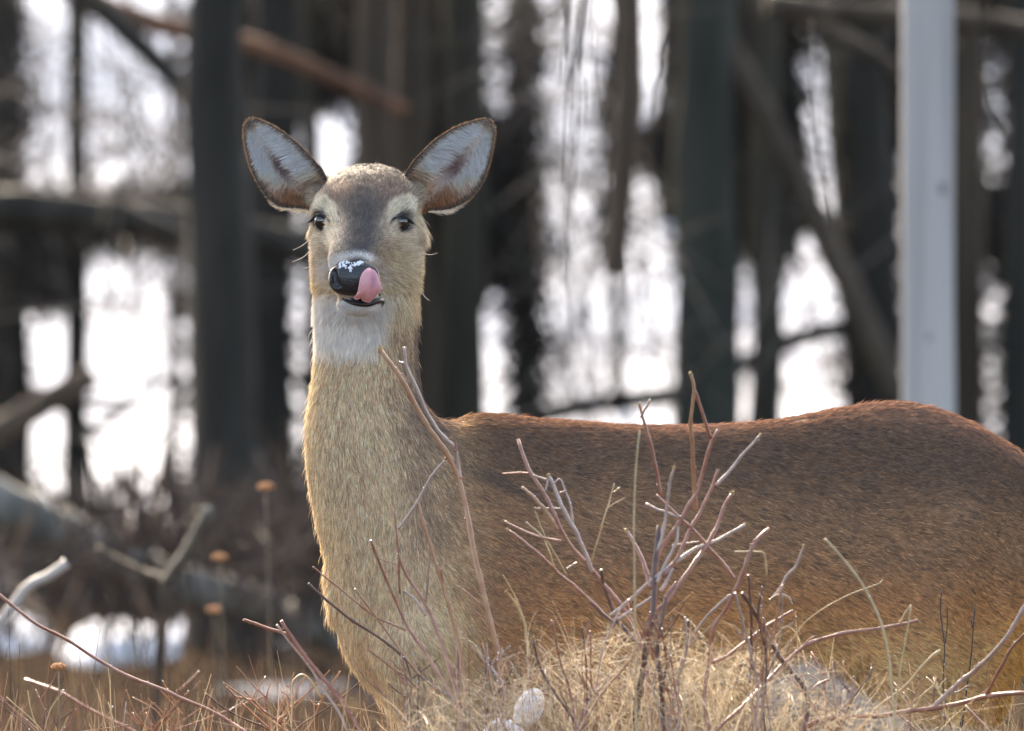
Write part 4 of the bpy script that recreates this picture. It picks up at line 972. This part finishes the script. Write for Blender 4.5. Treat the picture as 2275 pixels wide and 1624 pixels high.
shrub('tallest reddish twig cluster rising above the doe\'s back', -.75, [
 (ZD, [(1740, -40), (1700, 250), (1690, 500), (1690, 620), (1660, 780), (1620, 950), (1600, 1150), (1560, 1350), (1530, 1600)], 15, 'K', 'r'),
 (ZB, [(1100, 250), (1125, 370), (1180, 540), (1225, 750), (1260, 945)], 7, 'R', 't'), (ZB, [(1180, 210), (1140, 290), (1118, 340)], 5, 'G'),
 (ZB, [(1225, 945), (1300, 1010), (1390, 1100), (1520, 1220), (1640, 1360), (1760, 1480), (1830, 1590)], 7, 'R'),
 (ZB, [(1490, 20), (1520, 130), (1485, 370), (1500, 600), (1520, 900), (1530, 1060)], 8.5, 'O', 't'), (ZB, [(1520, 130), (1600, 380), (1640, 510)], 7, 'R'),
 (ZB, [(1700, 440), (1650, 530), (1590, 730), (1530, 900), (1480, 990), (1400, 1130), (1310, 1255), (1235, 1365), (1205, 1500)], 9, 'R'),
 (ZB, [(1365, 735), (1330, 840), (1310, 1080), (1270, 1290), (1235, 1365)], 7, 'G', 't'),
 (ZB, [(2020, 490), (1900, 620), (1790, 760), (1690, 860)], 7, 'G', 't'), (ZB, [(1700, 745), (1650, 900), (1560, 1090), (1490, 1200), (1440, 1320), (1400, 1420), (1300, 1560)], 8, 'R'),
 (ZB, [(1805, 930), (1740, 1010), (1680, 1180), (1580, 1350), (1480, 1490), (1390, 1610), (1290, 1750), (1200, 1830)], 9, 'R', 't'),
 (ZB, [(1910, 1170), (1820, 1220), (1700, 1290), (1530, 1355), (1400, 1450), (1340, 1490), (1180, 1620), (1000, 1780), (890, 1870)], 8, 'G', 't'),
 (ZB, [(1150, 1010), (1240, 1060), (1310, 1085), (1400, 1120)], 6, 'G'), (ZB, [(1000, 1220), (1050, 1300), (1130, 1440), (1180, 1610), (1200, 1650)], 9, 'R', 't'),
 (ZB, [(1345, 1325), (1560, 1300)], 3, 'G'), (ZB, [(1390, 1180), (1380, 1300), (1300, 1450), (1230, 1620)], 7, 'G'),
 (ZD, [(1790, 540), (1760, 760), (1720, 900), (1730, 1000), (1750, 1230)], 9, 'K', 'r'), (ZD, [(1670, 540), (1550, 620), (1410, 720)], 8, 'G'),
 (ZD, [(1850, 300), (1780, 440), (1750, 480)], 8, 'G'), (ZD, [(1880, 410), (1790, 540)], 8, 'R')], 14)
shrub('dark-stemmed zigzag shrub before the doe\'s belly', -.80, [
 (ZC, [(620, 100), (560, 150), (500, 240), (470, 340), (430, 450), (380, 560), (340, 650), (270, 710), (245, 850), (240, 970), (205, 1120), (210, 1250), (235, 1400)], 10, 'R', 'r'),
 (ZC, [(850, 210), (800, 340), (740, 400), (700, 480), (640, 560)], 6, 'G', 't'),
 (ZC, [(370, 530), (230, 650), (100, 830), (40, 1020)], 8, 'G', 'r'), (ZC, [(450, 520), (560, 690), (640, 850), (720, 980), (800, 1060), (885, 1165), (870, 1300), (850, 1400)], 11, 'K', 'r'),
 (ZC, [(490, 400), (510, 640), (515, 900), (500, 1100)], 6, 'K'), (ZC, [(780, 630), (620, 720), (500, 820), (360, 930), (250, 975)], 7, 'R'),
 (ZC, [(1590, 695), (1430, 730), (1270, 755), (1110, 770), (990, 810), (880, 830), (780, 920), (700, 990), (560, 1140), (450, 1260), (330, 1360), (280, 1420)], 8, 'R', 'r'),
 (ZC, [(1540, 600), (1500, 650), (1460, 712)], 5, 'S'), (ZC, [(890, 1160), (940, 1110), (1020, 1080)], 5, 'R'), (ZC, [(930, 790), (880, 820), (840, 850)], 4, 'R'),
 (ZC, [(400, 250), (590, 245), (600, 300), (605, 400)], 4, 'S'), (ZC, [(100, 690), (100, 820), (60, 950)], 6, 'K'), (ZC, [(200, 850), (245, 870)], 4, 'K')], 15)
shrub('thick lit branch sweeping up at the lower right corner over the doe\'s thigh', -.70, [
 (ZC, [(2420, 1180), (2275, 1160), (2120, 1170), (2000, 1190), (1880, 1230), (1700, 1265), (1500, 1290), (1370, 1320), (1200, 1320), (1000, 1335), (860, 1370), (840, 1430)], 11, 'R', 'r'),
 (ZC, [(2420, 300), (2275, 620), (2190, 780), (2070, 920), (1960, 1020), (1850, 1100), (1780, 1170), (1680, 1262)], 10, 'G'),
 (ZC, [(2420, 620), (2275, 780), (2200, 840), (2090, 1030), (2020, 1185)], 7, 'R'), (ZC, [(1890, 1245), (1960, 1320), (2060, 1420)], 7, 'R', 'r'),
 (ZC, [(1690, 1115), (1620, 1170), (1560, 1260)], 5, 'S'), (ZC, [(1930, 1110), (1860, 1150), (1770, 1180)], 4, 'G')], 16)
shrub('long thin brown stem slanting across the lower left', -.25, [
 (ZE, [(-150, 250), (0, 370), (130, 480), (300, 610), (545, 725), (740, 860), (1060, 1040), (1300, 1120), (1500, 1220), (1690, 1290), (1850, 1390), (2000, 1475)], 8, 'R', 'r')], 17)
shrub('pair of reddish twigs leaning left in front of the doe\'s brisket', -.2, [
 (Z4, [(1290, 1035), (1420, 1085), (1520, 1115), (1545, 1150)], 8, 'R'), (Z4, [(1465, 1060), (1530, 1150), (1640, 1280), (1700, 1380), (1800, 1530), (1830, 1600)], 7, 'G', 'r'),
 (Z4, [(1490, 1040), (1560, 1150), (1700, 1330), (1800, 1450), (1890, 1580)], 10, 'R', 'r'), (Z4, [(1545, 1600), (1545, 1360), (1600, 1310), (1660, 1370), (1700, 1450)], 5, 'S')], 18)
shrub('blurred reddish stem slanting behind the seed head stalks, bottom left', 1.1, [
 (ZE, [(200, 1050), (510, 1160), (700, 1280), (920, 1390), (1080, 1460)], 9, 'R', 'r'), (ZE, [(1600, 980), (1450, 1140)], 5, 'R')], 19)
shrub('short orange-brown twigs at the bottom left of the doe', .15, [
 (ZE, [(1820, 1110), (1900, 1200), (2050, 1340), (2200, 1465)], 5, 'O', 'r'), (ZE, [(1880, 1180), (2030, 1210)], 4, 'R'), (ZE, [(1905, 1215), (1880, 1465)], 4, 'S', 'r'),
 (ZE, [(1960, 1140), (2120, 1290), (2275, 1420)], 4, 'R', 'r')], 20)
ID = lambda q: q
def fine_shrub(label, px, top, spread, y0, n, seed, w=4.0, mats='RRGOK'):
    r = np.random.default_rng(900 + seed); items = []
    for k in range(n):
        x0 = px + r.normal(0, spread * .25); x1 = px + r.normal(0, spread); t = top + abs(r.normal(0, 55)); m = mats[int(r.integers(0, len(mats)))]
        pts = []; N = int(r.integers(4, 7))
        for i in range(N):
            f = i / (N - 1); pts.append((x1 + (x0 - x1) * f + r.normal(0, 9), t + (1640 - t) * f))
        items.append((ID, pts, w * r.uniform(.7, 1.3), m, 'r' + ('t' if r.random() < .4 else '')))
        for j in range(int(r.integers(1, 4))):
            i = int(r.integers(1, N - 1)); p = pts[i]; sg = r.choice((-1, 1)); L = r.uniform(30, 95); q = (p[0] + sg * L * r.uniform(.35, .9), p[1] - L * r.uniform(.5, 1))
            mid = ((p[0] + q[0]) / 2 + r.normal(0, 5), (p[1] + q[1]) / 2 + r.normal(0, 5)); items.append((ID, [q, mid, p], w * r.uniform(.5, .8), m))
    return shrub(label, y0, items, 900 + seed)
fine_shrub('fine red twigs low in front of the doe\'s brisket', 930, 1430, 60, -.45, 6, 1, 4.2)
fine_shrub('fine red and grey twigs between the arching twig and the silvery cluster', 1110, 1400, 60, -.62, 6, 2, 4.2)
fine_shrub('fine twigs poking out of the golden grass left of the main dark stem', 1290, 1350, 70, -.85, 7, 3, 4.2)
fine_shrub('fine twigs right around the main dark stem of the tallest cluster', 1500, 1330, 70, -.90, 8, 4, 4.2)
fine_shrub('fine tangled twigs beside the curled dry leaf', 1690, 1290, 70, -.95, 9, 5, 4.2)
fine_shrub('low fine twigs under the doe\'s white groin', 1850, 1440, 70, -.75, 7, 6, 4.0)
fine_shrub('low twigs before the doe\'s thigh at the bottom right', 2080, 1500, 80, -.6, 6, 7, 4.0, 'RGSK')
fine_shrub('fine rusty twigs at the bottom left corner', 90, 1500, 90, .2, 7, 8, 3.6, 'RRKO')
fine_shrub('fine rusty twigs under the long slanting stem', 360, 1500, 90, .5, 8, 9, 3.6, 'RRKO')
fine_shrub('rusty twigs just left of the doe\'s brisket', 640, 1490, 90, .1, 9, 10, 3.8, 'ROKO')
def weed(label, items, y0, seed): return shrub(label, y0, items, seed, name='weed_stalk', cat='weed', amp=.01)
weed('thin pale dry stalk slanting in front of the doe\'s hindquarters', [(ZC, [(985, 165), (1090, 280), (1200, 420), (1260, 510), (1300, 600), (1345, 690), (1400, 900), (1440, 1400)], 5, 'S', 'r')], -1.3, 31)
weed('bent straw stalk crossing the slanting pale stalk over the flank', [(ZC, [(1360, 430), (1390, 445), (1180, 510), (1040, 580), (870, 690), (740, 860), (640, 1100), (600, 1400)], 3.2, 'S', 'r')], -.7, 32)
weed('straight pale straw stalk in front of the thigh', [(ZC, [(1545, 590), (1530, 720), (1500, 900), (1460, 1120), (1440, 1420)], 4, 'S', 'r')], -.8, 33)
weed('thin wavy black wiry stalk over the doe\'s thigh', [(ZC, [(1745, 490), (1725, 600), (1745, 740), (1765, 850), (1750, 1100), (1770, 1420)], 3, 'B', 'r'), (ZC, [(1778, 600), (1775, 750), (1768, 850)], 2.4, 'B')], -.35, 34)
weed('forked stiff black stalk near the back of the thigh', [(ZC, [(1958, 590), (1945, 740), (1935, 950), (1900, 1200), (1870, 1420)], 3.4, 'B', 'r'), (ZC, [(1930, 690), (1945, 740)], 2.6, 'B'), (ZC, [(1880, 1290), (1850, 1400)], 2.6, 'B')], -.35, 35)
weed('feathery pale grass head leaning left before the thigh', [(ZC, [(1735, 885), (1640, 950), (1560, 1060), (1480, 1150), (1330, 1240), (1200, 1400)], 6, 'S', 'r')], -.6, 36)
weed('faint tall brown stalk beside the left edge of the tallest twigs', [(ZB, [(1100, 440), (1085, 600), (1070, 800), (1060, 1150), (1070, 1700), (1080, 2600)], 4, 'S', 'r')], -1.2, 37)
weed('thin curved stalk at the far bottom left corner', [(ZE, [(50, 1190), (60, 1215), (150, 1280), (330, 1440)], 3, 'S', 'r')], -.1, 38)
weed('thin upright stalk between the corner stalk and the seed head', [(ZE, [(225, 1140), (235, 1280), (300, 1430)], 3, 'S', 'r')], -.1, 39)
weed('two short crossing straw stalks at the bottom left', [(ZE, [(870, 1230), (900, 1330), (920, 1460)], 3, 'S', 'r'), (ZE, [(905, 1270), (850, 1360), (780, 1465)], 3, 'O', 'r'), (ZE, [(1015, 1230), (985, 1460)], 3, 'G', 'r')], .1, 40)
weed('short pale straw blade crossing the long slanting stem', [(ZE, [(845, 840), (865, 930), (885, 1010), (900, 1465)], 3, 'S', 'r')], -.15, 41)
# dry seed heads
M_HEAD = mat_principled('seed_head', (.52, .24, .10), .7, .2, noise=(220, (.70, .42, .22), .4, .65), bump=(300, .8, .002))
M_STALK = mat_principled('seed_stalk', (.20, .15, .10), .6, .3)
def seed_head(label, px, py, y, wpx, seed):
    r = np.random.default_rng(seed); c = P(px, py, y); f_ = KPX * (DIST + y) / DIST; R = wpx * f_ / 2; base = P(px + 8, 2000, y); base[2] = 0
    root = empty('seed_head_plant', base); tag(root, label, 'dry flower', 'dry flower heads on stalks')
    pts = [ball(c - base, (R, R, R * .55), 18, 10)]
    for k in range(150):
        an = r.uniform(0, 6.283); ph = r.uniform(-.5, 1.2); d = np.array([math.cos(an) * math.cos(ph), math.sin(an) * math.cos(ph), math.sin(ph) * .6])
        o = c - base + d * R * np.array([1, 1, .9]); pts.append(tube(np.array([o - d * R * .2, o + d * R * .16, o + d * R * .28 + r.normal(0, R * .05, 3)]), [R * .075, R * .085, R * .03], 4))
    v, f = join(pts); mesh_obj('flower_head', v, f, M_HEAD, root)
    q = smooth_path([c - base - np.array([0, 0, R * .4]), (c - base) * .55 + np.array([R * .5, 0, 0]), np.zeros(3)], 14); v, f = tube(q, np.linspace(.0011, .0018, 14), 6); mesh_obj('stalk', v, f, M_STALK, root)
    return root
seed_head('sharp round brown seed head on twin stalks, lowest at the far left', 130, 1481, -.05, 27, 1)
seed_head('highest orange-brown seed head on a tall stalk against the dark trunk', 590, 1082, 5.0, 30, 2)
seed_head('blurred orange seed head second highest, left of the doe\'s chest', 488, 1238, 5.5, 27, 3)
seed_head('blurred pale seed head below the second highest one', 475, 1355, 6.0, 26, 4)
weed('second fine stalk beneath the sharp brown seed head', [(ZE, [(480, 990), (487, 1150), (480, 1465)], 2.2, 'K', 'r'), (ZE, [(510, 1140), (490, 1165), (390, 1290), (350, 1465)], 3, 'S', 'r')], -.03, 42)
# curled dry leaf on the shrub
lf = []
tt = np.linspace(0, 1, 24)
lx = np.interp(tt, [0, .2, .5, .8, 1], [1708, 1722, 1740, 1755, 1760]); ly = np.interp(tt, [0, .2, .5, .8, 1], [1332, 1323, 1322, 1330, 1343])
wv = 7 * np.sin(np.pi * np.clip(tt, .03, .97))**.7
V = []; F = []
for i in range(24):
    for k, s in enumerate((-1, -.3, .3, 1)): V.append(P(lx[i], ly[i] + s * wv[i] * .6, -.80 - .007 * math.sqrt(1 - .8 * s * s) + s * .004))
for i in range(23):
    for k in range(3): F.append((i*4+k, i*4+k+1, i*4+k+5, i*4+k+4))
V = np.array(V); l0 = V[0].copy()
lo_ = mesh_obj('dry_leaf', V - l0, F, mat_principled('leaf_dry', (.55, .42, .30), .35, .5)); lo_.location = l0
md = lo_.modifiers.new('thickness', 'SOLIDIFY'); md.thickness = .0008
tag(lo_, 'curled shiny dry leaf caught on the twigs before the flank', 'leaf')
# snow clumps in the grass
M_SNOWC = mat_principled('snow_clump', (.86, .87, .90), .6, .3, bump=(90, .5, .006), sss=0)
def clump(label, px, py, y, rx, rz, ang, seed):
    r = np.random.default_rng(seed); v, f = ball((0, 0, 0), (1, 1, 1), 36, 24); v = v * (1 + .15 * (fbm(v + seed * 9, 2.6, 3) - .5)[:, None] * 2)
    v = v * np.array([rx, (rx + rz) * .45, rz]) * KPX; ca, sa = math.cos(ang), math.sin(ang); v = np.stack([v[:, 0]*ca + v[:, 2]*sa, v[:, 1], -v[:, 0]*sa + v[:, 2]*ca], 1)
    o = mesh_obj('snow_clump', v, f, M_SNOWC); o.location = P(px, py, y); return tag(o, label, 'snow clump')
clump('upright egg-shaped snow clump resting in the golden grass under the doe', 1174, 1574, -.62, 29, 46, .45, 1)
clump('flat snow clump cut by the bottom edge, left of the egg-shaped clump', 1120, 1628, -.56, 44, 30, .2, 2)
# grasses: strands nobody could count
GRASSM = mat_hair('grass_strands', .45, .16, .25); WEEDM = mat_hair('weed_strands', .22, .02, .4)
def strands(name, label, n, gen, rad, cols, seed, cat='grass'):
    r = np.random.default_rng(seed); pts = gen(r, n); n, K, _ = pts.shape; c = np.array(cols)[r.integers(0, len(cols), n)] * r.uniform(.6, 1.35, (n, 1))
    rr = rad * r.uniform(.5, 1.5, (n, 1)) * np.linspace(1, .25, K)[None]
    return tag(hair_obj(name, pts, rr, np.repeat(c[:, None], K, 1), WEEDM if 'weed' in name or seed == 55 else GRASSM), label, cat, kind='stuff')
KT = np.linspace(0, 1, 7)[None, :, None]
CL = np.array([(960, 1610, 40), (1040, 1585, 50), (1130, 1535, 60), (1215, 1500, 60), (1300, 1470, 60), (1370, 1440, 50), (1450, 1490, 60), (1530, 1450, 60), (1600, 1480, 50),
               (1680, 1465, 60), (1760, 1540, 60), (1840, 1575, 60), (1930, 1600, 60), (2040, 1615, 60), (2180, 1620, 60)], float)
def tuft(r, n):
    c = CL[r.integers(0, len(CL), n)]; y = r.uniform(-.95, -.5, n); b = PV(c[:, 0] + r.normal(0, 22, n), 1850 + 0*y, y); b[:, 2] = .12 + .1 * r.random(n)
    top = c[:, 1] - 55 + abs(r.normal(0, 80, n)) - r.exponential(34, n) ; t = PV(c[:, 0] + r.normal(0, 1, n) * c[:, 2] * 1.7, top, y + r.normal(0, .04, n))
    side = r.normal(0, .035, (n, 1, 3)); cur = np.stack([r.normal(0, .09, n), r.normal(0, .04, n), -.03 - abs(r.normal(0, .035, n))], 1)[:, None]
    return b[:, None] + (t - b)[:, None] * KT + side * np.sin(KT * math.pi) + cur * KT**3.2
def fluff(r, n):
    c = CL[r.integers(0, len(CL) - 2, n)]; px = c[:, 0] + r.normal(0, 60, n); py = c[:, 1] - 18 + abs(r.normal(0, 75, n)) - r.exponential(10, n); y = r.uniform(-.95, -.5, n)
    o = PV(px, py, y); a = r.normal(0, 1, (n, 3)); a[:, 1] *= .5; a[:, 2] = a[:, 2] * .6 + .15; a = nrm(a) * r.uniform(.02, .12, (n, 1)); k = r.normal(0, .016, (n, 1, 3))
    return o[:, None] + a[:, None] * (KT - .3) + k * np.sin(KT * math.pi)
strands('grass', 'golden dry grass tuft growing in front of the doe\'s belly', 1250, tuft, .00062, [(.34, .25, .13), (.42, .33, .20), (.22, .15, .08), (.54, .45, .32)], 51)
strands('grass', 'fine fluffy pale grass fibres on top of the golden tuft', 1200, fluff, .00028, [(.42, .33, .20), (.56, .47, .34), (.32, .23, .13)], 52)
def weeds_left(r, n):
    y = r.uniform(.4, 10, n)**1.0; px = r.uniform(-150, 920, n); b = PV(px, 1900 + 0*px, y); b[:, 2] = hgt(b[:, 0], y); top = 1650 - np.minimum(r.exponential(60, n), 260)
    t = PV(px + r.normal(0, 60, n), top, y); side = r.normal(0, .03, (n, 1, 3))
    return b[:, None] + (t - b)[:, None] * KT + side * KT**3 + r.normal(0, .012, (n, 1, 3)) * np.sin(KT * 5)
strands('dry_weeds', 'tangle of rusty dry weeds and grass behind the doe at the lower left', 2300, weeds_left, .0011, [(.10, .055, .036), (.06, .042, .032), (.16, .10, .06), (.04, .03, .025), (.03, .025, .022)], 53)
def weeds_near(r, n):
    px = r.uniform(-150, 2430, n); y = np.where(px < 950, r.uniform(-.9, .5, n), r.uniform(-1.0, -.5, n)); top = np.interp(px, [-150, 500, 800, 1000, 1500, 1900, 2430], [1585, 1600, 1570, 1550, 1520, 1580, 1610]) + abs(r.normal(0, 50, n)) - np.minimum(r.exponential(26, n), 170)
    b = PV(px + r.normal(0, 40, n), 2300 + 0*px, y); b[:, 2] = 0; t = PV(px + r.normal(0, 45, n), top, y); s_ = np.zeros((n, 1, 3)); s_[:, 0, 0] = r.normal(0, .03, n)
    return b[:, None] + (t - b)[:, None] * KT + r.normal(0, .03, (n, 1, 3)) * KT**3 + s_ * np.sin(KT * math.pi)
strands('dry_weeds', 'thin rust and straw stalks along the bottom of the view', 1150, weeds_near, .0008, [(.22, .11, .07), (.34, .24, .14), (.44, .34, .22), (.12, .07, .05)], 54)
def weeds_all(r, n):
    x = r.uniform(-7, 7, n); y = r.uniform(-10, 14, n); b = np.stack([x, y, hgt(x, y)], 1)
    k = ~((np.abs(x) < .75 * (y + 16.6) / 16.6 + .2) & (y < .3)); b = b[k]; m = len(b)
    h = r.uniform(.12, .36, m); l = r.normal(0, .1, (m, 2)); t = b + np.stack([l[:, 0], l[:, 1], h], 1)
    return b[:, None] + (t - b)[:, None] * KT + np.stack([l[:, 0], 0*h, -.03 + 0*h], 1)[:, None] * KT**3
strands('dry_grass', 'sparse dry grass over the snowy clearing around the doe', 6000, weeds_all, .0012, [(.36, .24, .13), (.26, .16, .10), (.45, .34, .2)], 55)
